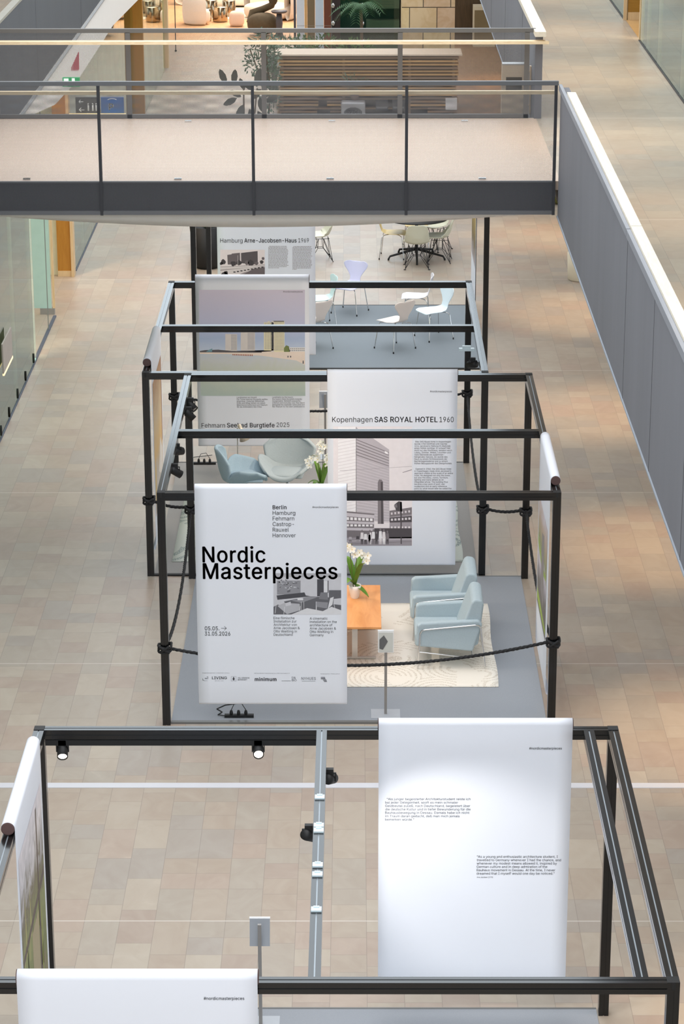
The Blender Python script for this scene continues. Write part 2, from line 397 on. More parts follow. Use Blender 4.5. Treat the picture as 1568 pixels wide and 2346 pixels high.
rf = bpart('front_railing', MB().box(LX, BY0-.025, 5.95, RX, BY0+.025, 5.995).box(LX, BY0-.02, 4.535, RX-.01, BY0+.02, 4.575).box(LX, BY0+.0, L1-.004, RX-.01, BY0+.03, L1+.012), M_STEEL)
def flat_xz(x0, x1, z0, z1, y): return MB().add([(x0, y, z0), (x1, y, z0), (x1, y, z1), (x0, y, z1)], [(0, 1, 2, 3)])
bpart('mesh_panel', flat_xz(LX, RX-.02, 4.56, 5.96, BY0-.012), M_MESHF, rf)
for x in (-4.43, -2.772, -1.104, .563, 2.175):
    bpart('railing_post', MB().box(x-.016, BY0-.022, 4.53, x+.016, BY0+.03, 5.955), M_DARKSTEEL, rf)
for x in (-3.6, -1.94, -.27, 1.4):
    bpart('floor_clamp', MB().box(x-.04, BY0+.12, L1, x+.04, BY0+.17, L1+.02), M_CHROME, rf)
bpart('front_handrail', MB().box(LX, BY0+.085, 5.835, RX-.0, BY0+.135, 5.872), M_OAK)
rb = bpart('back_railing', MB().box(LX, BY1-.03, 5.945, RX+.02, BY1+.02, 5.995).box(LX, BY1-.03, L1+.005, RX-.05, BY1+.02, L1+.05), M_STEELB)
bpart('mesh_panel', flat_xz(LX, RX-.07, L1+.03, 5.96, BY1+.012), M_MESHB, rb)
for x in (-4.43, -2.79, -1.12, .56, 2.12, 2.255):
    bpart('railing_post', MB().box(x-.03, BY1-.03, L1, x+.03, BY1+.015, 5.95), M_STEELB, rb)
for x in (-2.05, -.28, 1.35):
    bpart('floor_clamp', MB().box(x-.04, BY1-.3, L1, x+.04, BY1-.25, L1+.02), M_CHROME, rb)
bpart('back_handrail', MB().prism([(LX, 31.24), (RX+.17, 31.24), (RX+.12, 31.36), (LX, 31.36)], 'z', 5.835, 5.872), M_OAK)
bpart('side_mesh_panel', MB().add([(2.19, BY0+.03, L1), (2.19, 26.83+BY0-26.8+.0, L1), (2.19, BY0+.03, 5.96)], [(0, 1, 2)]), M_MESHF)
# box outside the back railing
lb = empty('litter_box', (2.0, 32.1, 4.84), 'beige metal box with a dark slot, behind the right end of the back bridge railing', 'bin')
lb1 = MB().box(-.15, -.08, 0, .15, .08, .62); o = lb1.build('housing', mat('beige_metal', (196, 178, 156), .5, var=.03), lb); 
MB().box(-.1, -.084, .31, .1, -.078, .47).build('slot', mat('dark_opening', (40, 34, 26), .7), lb)
MB().box(-.15, -.08, .62, .15, .08, .635).build('lid', M_ALU, lb)
MB().box(.20, -.03, 0, .245, .03, .6).box(.15, -.01, .1, .2, .01, .12).box(.15, -.01, .52, .2, .01, .54).build('side_bar', mat('beige_metal', (196, 178, 156)), lb)

# ground-floor shop front, left --------------------------------------
GX = -4.93
def pane(name, x, ya, yb, z0, z1, m, joints=(), jw=.006):
    b = MB().box(x-.006, ya, z0, x+.006, yb, z1); 
    for y in joints: b.box(x-.0065, y-jw, z0, x+.0065, y+jw, z1, 1)
    return struct(name, b, [m, mat('glass_joint_silicone', (120, 126, 122), .4)])
pane('window_1', GX, 18, 38.05, .02, 4.5, M_GLASS, [29.95+1.96*k for k in range(6)], .004)
pane('window_2', GX, 43.9, 57, .02, 4.5, M_GLASS, [45.5, 47.2, 48.9, 50.6, 52.3, 54])
pane('window_3', GX, 57.5, 66.4, .02, 4.5, M_GLASS, [59, 60.8, 62.6, 64.4])
struct('baseboard_left', MB().box(GX-.03, 18, 0, GX+.02, 40.7, .018).box(GX-.03, 43.9, 0, GX+.02, 57, .018), mat('dark_blue_channel', (74, 80, 96), .5))
gdo = empty('glass_door', (GX-.1, 40.85, 0), 'pale green glass shop door with a steel bottom shoe, standing open left of the orange panel', 'door')
MB().box(-.26, 0, .1, .03, .02, 2.4).build('door_leaf', mat('pale_green_frosted_glass', (176, 206, 198), .3), gdo)
MB().box(-.16, -.03, 0, .08, .05, .1).build('bottom_shoe', M_ALU, gdo)
MB().box(.05, 0, .1, .085, .05, 2.4).build('door_edge', M_JAMB, gdo)
struct('door_1', MB().box(-5.19, 43.5, 0, -4.95, 43.6, 4.5).box(-4.95, 43.45, 0, -4.90, 43.7, 4.5, 1).box(-5.19, 43.49, .0, -4.95, 43.5, .1, 1), [M_ORANGE, M_JAMB])
for i, y in enumerate((33.9, 34.8, 35.75, 36.7, 37.7)):
    o = MB().lathe([(.0, 0), (.035, 0), (.035, .012), (0, .012)], n=14).build('glass_clamp', M_BLACKCAP); o.rotation_euler = (0, pi/2, 0); o.location = (GX+.008, y, .11); o.scale = (2.2, 1, 1)
    tag(o, 'small black glass clamp at the foot of the left shop window, '+['nearest to camera', 'second from camera', 'the middle one', 'fourth from camera', 'nearest the door'][i], 'clamp', 'glass clamps along the left shop window')
pl = empty('hanging_sign', (GX+.05, 34.6, .9), 'small grey sign board on the left shop glass, cut by the photo edge', 'sign')
MB().box(0, -.6, 0, .02, .35, .42).build('board', mat('warm_grey_board', (170, 162, 156), .6), pl)
MB().box(0, -.6, -.03, .025, .35, 0).build('lower_edge', mat('lit_strip', (255, 226, 176), .5, emit=1.0), pl)
# interior behind the glass
struct('wall_left_shop', MB().box(-9.2, 18, 0, -9.1, 57, 4.5).box(-9.2, 57, 0, -5.2, 57.1, 4.5).box(-9.2, 43.62, 0, -5.0, 43.7, 4.5), mat('pale_shop_wall', (216, 214, 186), .7))
struct('wall_left_back', MB().box(-9.2, 66.6, 0, -5.0, 66.7, 4.5), M_CREAM)
# upper shop front, right
UX = 4.225
pane('window_4', UX, -2, 38.0, L1+.02, 8.3, M_GLASSUP, [18, 20.5, 23, 25.5, 28, 30.6, 33.1, 35.7, 37.1], .007)
pane('window_5', UX, 40.2, 90, L1+.02, 8.3, M_GLASSUP, [42.6, 45, 48], .007)
struct('baseboard_right', MB().box(UX-.02, -2, L1, UX+.02, 38, L1+.018).box(UX-.02, 40.2, L1, UX+.02, 90, L1+.018), mat('black_channel', (52, 50, 52), .5))
struct('door_2', MB().box(4.27, 40.2, L1, 4.62, 40.25, 8.3).box(4.2, 40.18, L1, 4.25, 40.22, 8.3, 1).box(4.21, 37.95, L1, 4.30, 38.02, 8.3, 1).box(4.27, 40.19, L1, 4.62, 40.2, L1+.12, 1), [wood('dark_honey_wood', (150, 108, 30), (166, 122, 44)), M_JAMB])
struct('floor_shop', MB().add([(UX+.01, -2, L1+.002), (11, -2, L1+.002), (11, 90, L1+.002), (UX+.01, 90, L1+.002)], [(0, 1, 2, 3)]), wood('oak_shop_floor', (190, 150, 98), (206, 168, 116), 2, (1, 6, 1), .3))
struct('wall_shop', MB().box(4.30, 38.3, L1, 11, 38.4, 8.3).box(4.3, 38.28, L1, 11, 38.3, L1+.12, 1), [M_CREAM, mat('beige_skirting', (190, 176, 150))])
so = empty('floor_socket', (4.49, 38.2, L1+.22), 'small pale wall socket plate behind the upper shop glass', 'socket')
MB().box(-.05, 0, 0, .05, .03, .06).build('plate', mat('pale_plate', (206, 190, 150)), so); MB().box(-.035, -.004, .012, .035, 0, .045).build('outlet', M_INK2, so)

# ================================================================== FRAMES
H = .08; S = .005; D = .007
def prof(cx, cz, h=H):
    a = h/2; p = [(-a, -a), (-S, -a), (-S, -a+D), (S, -a+D), (S, -a), (a, -a), (a, -S), (a-D, -S), (a-D, S), (a, S), (a, a), (S, a), (S, a-D), (-S, a-D), (-S, a), (-a, a), (-a, S), (-a+D, S), (-a+D, -S), (-a, -S)]
    return [(cx+q[0], cz+q[1]) for q in p]
TOP = 2.5; a = H/2
M_GLINT = mat('slot_glint', (150, 158, 164), .35, .3)  # lighter grey paints the bright reflection into the top slot
def beam(axis, c, p0, p1, root, nm='beam'):
    b = MB().prism(prof(c, TOP-a), axis, p0, p1)
    b.mi[12] = 1
    return b.build(nm, [M_BLACK, M_GLINT], root)
def frame(label, x0, x1, y0, y1, cross, group='black aluminium cube frames'):
    root = empty('cube_frame', ((x0+x1)/2, (y0+y1)/2, 0), label, 'display frame', group)
    cx, cy = root.location.x, root.location.y
    X0, X1, Y0, Y1 = x0-cx, x1-cx, y0-cy, y1-cy
    for px in (X0+a, X1-a):
        for py in (Y0+a, Y1-a):
            p = MB().prism(prof(px, py), 'z', 0, TOP).build('post', M_BLACK, root)
            MB().box(px-a, py-a, TOP, px+a, py+a, TOP+.004).box(px-.012, py-a-.002, TOP-.05, px+.012, py-a, TOP+.002).build('end_cap', M_BLACKCAP, p)
    for py in (Y0+a, Y1-a): beam('x', py, X0+H, X1-H, root)
    for px in (X0+a, X1-a): beam('y', px, Y0+H, Y1-H, root)
    for (axis, pos) in cross:
        if axis == 'x': beam('x', pos-cy, X0+H, X1-H, root, 'crossbeam')
        else: beam('y', pos-cx, Y0+H, Y1-H, root, 'crossbeam')
    return root
FA = frame('front black aluminium cube frame, nearest to the camera, without a rug', -2.487, 2.04, 14.18, 18.191, [('y', -.256), ('y', 1.81)])
FB = frame('black aluminium cube frame around the two blue armchairs', -1.963, 2.045, 23.934, 28.325, [('x', 26.07)])
FC = frame('black aluminium cube frame around the two blue-grey swan chairs', -2.458, 1.544, 28.335, 32.824, [('x', 30.51)])
FD = frame('farthest black aluminium cube frame, half hidden behind the footbridge', -2.4615, 2.017, 37.4265, 41.426, [('x', 39.4)])
# clear tape clips on A's centre beam, and dark light track under A's back beam
for i, y in enumerate((16.89, 16.42, 16.34, 15.80, 15.66, 15.15)):
    o = MB().box(-.035, -.03, 0, .035, .03, .012).box(-.02, .012, .012, .02, .026, .02).build('clear_clip', mat('clear_plastic', (206, 222, 228), .2), None, (-.256, y, TOP+.001))
    tag(o, ['first clear plastic clip from the back on the centre beam of the front frame', 'second clear plastic clip from the back on the centre beam', 'third clear plastic clip from the back on the centre beam', 'clear plastic clip on the centre beam beside the left-hand spotlight, farther of two', 'clear plastic clip on the centre beam, third from the front', 'clear plastic clip nearest to the camera on the centre beam'][i], 'clip', 'clear clips on the front frame')
o = MB().box(-2.40, 18.10, 2.375, -.28, 18.18, 2.418).build('light_track', M_BLACKCAP); tag(o, 'black lighting track under the back beam of the front frame', 'light track')
# carpets with edge profiles
def carpet(x0, x1, y0, y1, m, label, edge):
    r = empty('carpet', ((x0+x1)/2, (y0+y1)/2, 0), label, 'carpet'); cx, cy = r.location.x, r.location.y
    MB().box(x0-cx, y0-cy, .0, x1-cx, y1-cy, .012).build('carpet_field', m, r)
    MB().box(x0-cx, y0-cy-.05, 0, x1-cx, y0-cy, .02).build('edge_profile', edge, r)
    MB().box(x0-cx, y1-cy, 0, x1-cx, y1-cy+.02, .016).build('edge_profile', edge, r)
    return r
M_EDGE = mat('pewter_edge_profile', (110, 110, 108), .4, .3)
carpet(-2.39, 1.95, 14.3, 18.2, M_CARPET, 'blue-grey carpet inside the front black frame', M_EDGE)
carpet(-1.88, 1.965, 24.02, 28.3, M_CARPET, 'blue-grey carpet under the armchairs and the cream rug', M_EDGE)
carpet(-2.38, 1.46, 28.39, 32.74, M_CARPETC, 'grey carpet under the swan chairs', M_BLACKCAP)
carpet(-2.38, 1.94, 37.48, 41.38, M_CARPETD, 'slate grey carpet under the white three-lobed chairs', M_BLACKCAP)

# ------------------------------------------------------------------ spotlights on the frames
def spotlight(loc, aim, label, group, on=True, power=25, cone=42, color=SOFTWARM):
    r = empty('track_spotlight', loc, label, 'spotlight', group)
    d = (Vector(aim)-Vector(loc)).normalized(); q = d.to_track_quat('-Z', 'Y')
    hd = MB().lathe([(.0, .06), (.036, .06), (.042, .03), (.042, -.075), (.036, -.075), (.036, -.062), (0, -.062)], n=18).build('lamp_head', M_BLACKCAP, r); hd.rotation_euler = q.to_euler()
    ln = MB().lathe([(0, -.066), (.034, -.066), (.034, -.0645), (0, -.0645)], n=18).build('lens', mat('lit_lens', (255, 240, 214), .4, emit=14) if on else mat('lens_glass', (200, 196, 190), .2), hd)
    MB().box(-.03, -.02, .03, .03, .02, .085).box(-.05, -.008, -.02, -.042, .008, .05).box(.042, -.008, -.02, .05, .008, .05).box(-.05, -.008, .045, .05, .008, .052).build('bracket', M_BLACKCAP, r)
    if power:
        e = Vector(loc)+d*.085
        lamp('SPOT', 'spot_beam', e, power, color, Vector(e)+d, .03, cone, .7)
    return r
spotlight((-2.27, 18.12, 2.335), (-1.9, 14.0, .2), 'lit black spotlight at the left end of the back beam of the front frame', None, True, 25, 45)
spotlight((-.75, 18.12, 2.335), (-.35, 12.6, 1.4), 'brightly lit black spotlight below the back beam, left of the pale centre beam', None, True, 60, 50)
spotlight((-.19, 17.5, 2.37), (1.0, 20.5, 1.3), 'black spotlight under the centre beam, nearer the back, turned right', None, False, 0)
spotlight((-.33, 16.56, 2.36), (.85, 18.1, 1.35), 'black spotlight sticking out left of the centre beam', None, False, 110, 54, (1, .97, .93))
bs = [(-1.86, 25.1, 2.35, (1.0, 26.0, .3), True, 120), (-1.89, 25.85, 2.33, (.55, 28.2, 1.9), False, 130), (-1.85, 27.24, 2.33, (.3, 27.0, .0), False, 60), (-1.85, 27.6, 2.33, (.8, 25.6, .0), False, 60)]
for i, (x, y, z, aim, on, pw) in enumerate(bs):
    spotlight((x, y, z), aim, ['lit black spotlight, lowest in the photo on the left beam over the armchairs', 'second black spotlight from the front on the left armchair-frame beam', 'third black spotlight from the front on the left armchair-frame beam', 'rearmost black spotlight on the left armchair-frame beam'][i], 'spotlights along the left armchair-frame beam', on, pw, 55)
spotlight((1.40, 29.12, 2.38), (-1.9, 31.9, 1.3), 'black spotlight under the right beam of the swan chair frame', None, False, 260, 74)
lamp('SPOT', 'spot_beam', (-.2, 30.48, 2.38), 60, SOFTWARM, (-1.2, 31.3, 0), .03, 80, .8)  # added beam without a lamp head, brightens the swan chairs
lamp('SPOT', 'spot_beam', (.6, 30.48, 2.38), 90, (1, .93, .84), (-2.4, 29.3, 1.6), .03, 60, .8)  # another added headless beam, brightens the left side banner
for p, t in (((1.85, 38.2, 2.33), (-.2, 40.6, 0)), ((-2.2, 38.4, 2.33), (1, 39.4, 0)), ((1.85, 41.0, 2.33), (.2, 38.6, 0)), ((-2.3, 41, 2.33), (1.2, 40.6, 0))):
    lamp('SPOT', 'spot_beam', p, 32, (.95, .97, 1), t, .03, 70, .7)
ps = MB().box(-.09, -.03, 0, .09, .03, .03).box(-.05, -.02, .03, .05, .02, .06).build('gaffer_block', mat('clear_plastic', (206, 222, 228)), None, (1.33, 29.3, TOP+.002)); tag(ps, 'small clear block on the rear right beam corner of the swan chair frame', 'clip')

# ------------------------------------------------------------------ ropes
def rope(label, pts_posts, sag, z, knots=()):
    """three-strand rope between post faces"""
    P0, P1 = [Vector(p) for p in pts_posts]
    r = empty('barrier_rope', P0, label, 'rope', 'black barrier ropes around the frames')
    n = 110; d = P1-P0; L = d.length
    def c(t): q = d*t; q.z -= sag*4*t*(1-t); return q
    side = Vector((d.y, -d.x, 0)).normalized()
    b = MB()
    for k in range(3):
        pts = []
        for i in range(n+1):
            t = i/n; ph = 2*pi*k/3+t*L/.075*2*pi*.5
            pts.append(c(t)+side*(cos(ph)*.009)+Vector((0, 0, 1))*(sin(ph)*.009))
        b.tube(pts, .0105, 6)
    b.build('rope_length', M_ROPE, r)
    for kp in knots:
        kb = MB(); kp = Vector(kp)-P0
        for j, (rr, dz) in enumerate(((.062, 0), (.064, .024), (.063, -.024))):
            ring = [kp+Vector((rr*max(-1, min(1, 1.25*cos(t))), rr*max(-1, min(1, 1.25*sin(t))), dz+.012*sin(2*t+j))) for t in [2*pi*i/24 for i in range(24)]]
            kb.tube(ring, .013, 6, closed=True)
        kb.tube([kp+Vector((-.05, -.062, .03)), kp+Vector((0, -.078, 0)), kp+Vector((.05, -.062, -.035))], .015, 6)
        kb.tube([kp+Vector((.05, -.062, .035)), kp+Vector((0, -.082, .005)), kp+Vector((-.045, -.062, -.03))], .014, 6)
        kb.build('knot', M_ROPE, r)
    return r
BL, BR_, BF, BB = -1.923, 2.005, 23.974, 28.285
rope('black twisted rope across the front of the armchair frame', ((BL+.05, BF, .83), (BR_-.05, BF, .90)), .22, 0, [(BL, BF, .84), (BR_, BF, .90)])
rope('black rope along the right side of the armchair frame', ((BR_, BF+.05, .9), (BR_, BB-.05, .85)), .25, 0, [(BR_, BB, .83)])
rope('black rope along the left side of the armchair frame', ((BL, BF+.05, .84), (BL, BB-.05, .85)), .3, 0, [(BL, BB, .86)])
rope('short black rope between two rear posts right of the armchairs', ((1.55, 28.375, .83), (1.96, 28.30, .84)), .03, 0, [(1.504, 28.375, .83)])
rope('short black rope between two rear posts left of the armchairs', ((-2.37, 28.375, .93), (-1.97, 28.30, .88)), .03, 0, [(-2.418, 28.375, .94)])
rope('black rope along the right side of the swan chair frame', ((1.504, 28.42, .86), (1.504, 32.74, .96)), .25, 0, [(1.504, 32.784, .97)])
rope('black rope across the back of the swan chair frame', ((-2.37, 32.784, .93), (1.46, 32.784, .97)), .23, 0, [(-2.418, 32.784, .93)])

# ================================================================== BANNERS
# letter outlines by character code: advance, then closed outlines as x, y, x, y ... (600 units to the body)
GLYPHS = {
32: [113],
65: [288, [10, 0, 121, 305, 166, 305, 278, 0, 237, 0, 172, 181, 166, 200, 158, 223, 150, 252, 139, 287, 147, 287, 137, 251, 128, 223, 120, 200, 114, 181, 51, 0], [66, 85, 66, 119, 222, 119, 222, 85]],
66: [274, [36, 0, 36, 305, 145, 305, 174, 303, 197, 294, 216, 282, 229, 265, 236, 246, 239, 224, 237, 207, 232, 192, 224, 181, 214, 172, 202, 165, 189, 160, 189, 157, 203, 154, 218, 147, 231, 136, 241, 122, 248, 104, 251, 82, 248, 60, 240, 40, 226, 23, 207, 11, 181, 3, 148, 0], [75, 34, 147, 34, 177, 38, 198, 48, 209, 63, 213, 82, 211, 97, 205, 110, 196, 122, 183, 131, 168, 137, 149, 138, 75, 138], [75, 171, 143, 171, 159, 173, 173, 178, 185, 185, 194, 196, 200, 209, 202, 223, 198, 242, 188, 257, 170, 268, 144, 271, 75, 271]],
67: [306, [160, -4, 123, 1, 90, 15, 63, 38, 42, 69, 29, 108, 24, 152, 29, 197, 42, 236, 63, 267, 90, 290, 123, 305, 160, 309, 183, 308, 204, 303, 224, 294, 241, 283, 256, 268, 269, 251, 278, 231, 284, 209, 245, 209, 240, 224, 234, 237, 225, 248, 214, 257, 202, 264, 189, 269, 175, 272, 160, 273, 134, 270, 110, 259, 90, 242, 75, 218, 65, 188, 62, 152, 65, 117, 75, 87, 90, 63, 110, 46, 134, 35, 160, 32, 175, 33, 189, 36, 202, 41, 214, 48, 225, 58, 234, 69, 240, 82, 245, 96, 284, 96, 278, 74, 269, 54, 257, 37, 241, 23, 224, 11, 204, 3, 183, -2]],
68: [301, [131, 0, 58, 0, 58, 34, 129, 34, 163, 38, 191, 48, 212, 66, 227, 89, 236, 119, 239, 153, 236, 187, 227, 216, 213, 240, 192, 257, 165, 267, 133, 271, 56, 271, 56, 305, 135, 305, 177, 301, 212, 287, 239, 265, 260, 235, 273, 197, 277, 153, 273, 109, 260, 71, 239, 41, 210, 18, 174, 5], [75, 305, 75, 0, 36, 0, 36, 305]],
69: [251, [36, 0, 36, 305, 223, 305, 223, 271, 75, 271, 75, 171, 213, 171, 213, 137, 75, 137, 75, 34, 225, 34, 225, 0]],
70: [246, [36, 0, 36, 305, 221, 305, 221, 271, 75, 271, 75, 167, 208, 167, 208, 133, 75, 133, 75, 0]],
71: [312, [161, -4, 123, 1, 90, 15, 62, 38, 41, 69, 28, 108, 24, 152, 28, 197, 41, 236, 62, 267, 89, 290, 122, 305, 159, 309, 182, 308, 204, 302, 224, 293, 242, 282, 257, 267, 269, 250, 279, 230, 285, 209, 245, 209, 239, 223, 232, 236, 224, 247, 214, 256, 202, 264, 189, 269, 175, 272, 159, 273, 133, 270, 110, 259, 90, 242, 75, 218, 65, 188, 62, 152, 65, 117, 75, 87, 90, 63, 111, 46, 134, 35, 161, 32, 186, 34, 207, 43, 224, 56, 238, 74, 246, 96, 249, 121, 261, 119, 170, 119, 170, 153, 287, 153, 287, 120, 283, 85, 271, 54, 251, 30, 226, 11, 196, 0]],
72: [310, [36, 0, 36, 305, 75, 305, 75, 173, 235, 173, 235, 305, 274, 305, 274, 0, 235, 0, 235, 139, 75, 139, 75, 0]],
73: [180, [19, 0, 19, 34, 71, 34, 71, 271, 19, 271, 19, 305, 162, 305, 162, 271, 110, 271, 110, 34, 162, 34, 162, 0]],
74: [238, [111, -4, 74, 2, 45, 20, 26, 48, 20, 87, 20, 104, 59, 104, 59, 87, 62, 63, 73, 45, 90, 34, 111, 30, 132, 34, 149, 45, 159, 63, 163, 87, 163, 305, 202, 305, 202, 87, 195, 48, 176, 20, 147, 2]],
75: [280, [63, 87, 63, 130, 73, 143, 83, 157, 94, 169, 105, 182, 218, 305, 269, 305, 139, 166, 137, 166], [36, 0, 36, 305, 75, 305, 75, 201, 74, 135, 75, 116, 75, 0], [223, 0, 113, 155, 137, 186, 269, 0]],
76: [236, [36, 0, 36, 305, 75, 305, 75, 34, 217, 34, 217, 0]],
77: [377, [36, 0, 36, 305, 91, 305, 166, 112, 169, 105, 172, 95, 176, 85, 180, 74, 183, 62, 187, 50, 193, 29, 184, 29, 187, 39, 191, 50, 194, 61, 198, 73, 202, 84, 205, 95, 209, 104, 211, 112, 286, 305, 341, 305, 341, 0, 303, 0, 303, 234, 304, 248, 304, 274, 308, 274, 303, 260, 299, 246, 294, 231, 289, 218, 285, 205, 280, 193, 277, 183, 273, 175, 205, 0, 172, 0, 102, 175, 95, 193, 91, 204, 87, 217, 82, 230, 77, 245, 72, 259, 67, 274, 71, 274, 72, 262, 72, 236, 73, 223, 73, 0]],
78: [314, [36, 0, 36, 305, 82, 305, 206, 110, 211, 101, 218, 90, 233, 64, 240, 49, 248, 33, 243, 32, 241, 49, 240, 65, 240, 80, 239, 94, 239, 305, 278, 305, 278, 0, 232, 0, 121, 174, 114, 186, 106, 198, 98, 212, 89, 229, 78, 248, 65, 271, 71, 272, 75, 197, 75, 0]],
79: [320, [160, -4, 123, 1, 90, 15, 63, 38, 42, 69, 29, 108, 24, 152, 29, 197, 42, 236, 63, 267, 90, 290, 123, 305, 160, 309, 197, 305, 230, 290, 257, 267, 278, 236, 291, 197, 296, 152, 291, 108, 278, 69, 257, 38, 230, 15, 197, 1], [160, 32, 186, 35, 210, 46, 230, 63, 245, 86, 255, 116, 258, 152, 255, 189, 245, 219, 230, 243, 210, 260, 186, 270, 160, 273, 134, 270, 111, 260, 91, 242, 75, 219, 65, 189, 62, 152, 65, 116, 75, 87, 91, 63, 111, 46, 134, 35]],
80: [267, [36, 0, 36, 305, 141, 305, 173, 302, 199, 292, 220, 277, 234, 258, 242, 235, 245, 209, 242, 183, 234, 159, 220, 140, 199, 124, 173, 115, 141, 111, 66, 111, 66, 145, 140, 145, 161, 147, 178, 154, 191, 163, 200, 176, 205, 191, 207, 209, 205, 226, 200, 241, 191, 254, 178, 263, 161, 269, 139, 271, 75, 271, 75, 0]],
82: [269, [36, 0, 36, 305, 142, 305, 174, 302, 200, 293, 220, 279, 234, 260, 243, 237, 246, 211, 243, 185, 234, 163, 220, 144, 200, 130, 174, 122, 142, 119, 58, 119, 58, 153, 140, 153, 162, 155, 179, 160, 191, 169, 200, 180, 205, 195, 207, 211, 205, 228, 200, 243, 191, 255, 179, 264, 161, 269, 140, 271, 75, 271, 75, 0], [212, 0, 138, 137, 182, 137, 257, 0]],
83: [268, [134, -5, 103, -3, 77, 6, 55, 19, 38, 36, 28, 57, 23, 82, 63, 82, 66, 66, 74, 53, 85, 42, 100, 35, 116, 31, 134, 29, 154, 31, 172, 36, 186, 44, 198, 55, 205, 68, 207, 84, 205, 97, 199, 107, 190, 116, 178, 123, 163, 128, 147, 133, 110, 144, 77, 156, 52, 174, 36, 196, 31, 223, 35, 248, 45, 269, 61, 286, 83, 299, 108, 307, 136, 309, 165, 307, 190, 299, 210, 286, 226, 269, 237, 249, 240, 227, 202, 227, 196, 247, 181, 262, 160, 272, 135, 275, 117, 273, 100, 269, 87, 261, 77, 251, 71, 239, 69, 225, 71, 211, 79, 200, 89, 192, 102, 185, 115, 180, 127, 176, 159, 168, 172, 163, 187, 158, 202, 151, 215, 143, 227, 132, 237, 119, 243, 102, 245, 83, 242, 59, 232, 38, 216, 20, 194, 6, 167, -2]],
84: [269, [19, 271, 19, 305, 250, 305, 250, 271, 154, 271, 154, 0, 116, 0, 116, 271]],
85: [310, [155, -5, 122, -1, 92, 9, 69, 26, 51, 48, 40, 74, 36, 104, 36, 305, 75, 305, 75, 107, 77, 86, 84, 68, 96, 52, 112, 41, 132, 33, 155, 31, 179, 33, 198, 41, 214, 52, 226, 68, 233, 86, 236, 107, 236, 305, 274, 305, 274, 104, 271, 74, 260, 48, 242, 26, 218, 9, 189, -1]],
86: [288, [122, 0, 10, 305, 51, 305, 115, 124, 122, 106, 129, 82, 138, 53, 149, 18, 141, 18, 151, 54, 160, 83, 168, 106, 174, 124, 237, 305, 278, 305, 167, 0]],
87: [412, [93, 0, 10, 305, 49, 305, 98, 118, 102, 103, 105, 87, 109, 72, 118, 24, 113, 24, 117, 40, 123, 72, 127, 87, 131, 103, 134, 118, 184, 305, 228, 305, 277, 118, 281, 103, 285, 87, 288, 72, 292, 56, 298, 24, 293, 24, 299, 56, 303, 72, 306, 87, 310, 103, 314, 118, 362, 305, 402, 305, 318, 0, 273, 0, 221, 194, 216, 214, 211, 235, 206, 258, 202, 285, 210, 285, 205, 260, 201, 237, 196, 215, 191, 194, 138, 0]],
89: [283, [122, 0, 122, 125, 10, 305, 55, 305, 115, 207, 125, 191, 133, 175, 141, 158, 150, 138, 134, 138, 142, 159, 159, 191, 168, 207, 229, 305, 273, 305, 161, 125, 161, 0]],
90: [263, [25, 0, 25, 28, 164, 231, 174, 245, 184, 258, 194, 272, 204, 285, 209, 273, 171, 271, 24, 271, 24, 305, 238, 305, 238, 277, 101, 77, 91, 63, 80, 48, 58, 20, 54, 33, 73, 33, 91, 34, 240, 34, 240, 0]],
97: [234, [96, -5, 75, -3, 57, 3, 41, 13, 29, 27, 21, 44, 18, 65, 20, 83, 26, 97, 35, 107, 47, 116, 60, 122, 75, 126, 91, 130, 107, 132, 125, 134, 140, 136, 151, 138, 159, 141, 164, 146, 164, 167, 160, 178, 153, 187, 144, 193, 132, 197, 117, 198, 102, 197, 90, 193, 79, 188, 64, 173, 60, 164, 25, 175, 34, 193, 47, 208, 63, 218, 80, 225, 98, 229, 116, 231, 129, 230, 143, 228, 158, 223, 171, 216, 184, 206, 193, 192, 200, 174, 202, 151, 202, 0, 166, 0, 166, 31, 163, 31, 158, 23, 151, 15, 141, 7, 129, 1, 114, -4], [102, 27, 121, 29, 137, 35, 149, 44, 158, 56, 163, 69, 165, 83, 165, 114, 162, 111, 156, 109, 139, 105, 93, 99, 81, 95, 70, 90, 62, 84, 57, 75, 55, 63, 57, 52, 61, 43, 68, 36, 78, 31, 89, 28]],
98: [255, [138, -5, 119, -3, 103, 2, 92, 10, 83, 19, 76, 28, 71, 35, 67, 35, 67, 0, 32, 0, 32, 305, 68, 305, 68, 192, 71, 192, 82, 207, 91, 216, 103, 224, 118, 229, 137, 231, 164, 227, 188, 216, 207, 199, 222, 176, 231, 147, 234, 113, 231, 80, 222, 51, 207, 27, 188, 10, 164, -1], [132, 28, 152, 31, 168, 39, 180, 53, 189, 70, 195, 91, 197, 114, 195, 136, 190, 157, 181, 174, 168, 187, 152, 195, 132, 198, 113, 195, 97, 187, 84, 175, 75, 158, 69, 137, 68, 114, 69, 90, 75, 69, 84, 52, 97, 39, 113, 31]],
99: [237, [124, -5, 95, -1, 70, 10, 49, 28, 34, 51, 24, 80, 20, 112, 24, 146, 34, 175, 49, 198, 70, 216, 95, 227, 124, 231, 141, 230, 156, 226, 170, 221, 183, 214, 194, 204, 204, 193, 212, 180, 217, 166, 182, 157, 179, 166, 174, 174, 169, 180, 162, 186, 154, 191, 145, 195, 135, 197, 124, 198, 104, 195, 87, 186, 74, 172, 65, 155, 60, 135, 58, 112, 60, 91, 65, 70, 74, 53, 87, 40, 104, 31, 124, 28, 135, 29, 146, 31, 155, 35, 162, 40, 169, 46, 175, 53, 179, 61, 183, 70, 218, 61, 212, 47, 205, 34, 195, 22, 184, 13, 171, 5, 156, 0, 141, -4]],
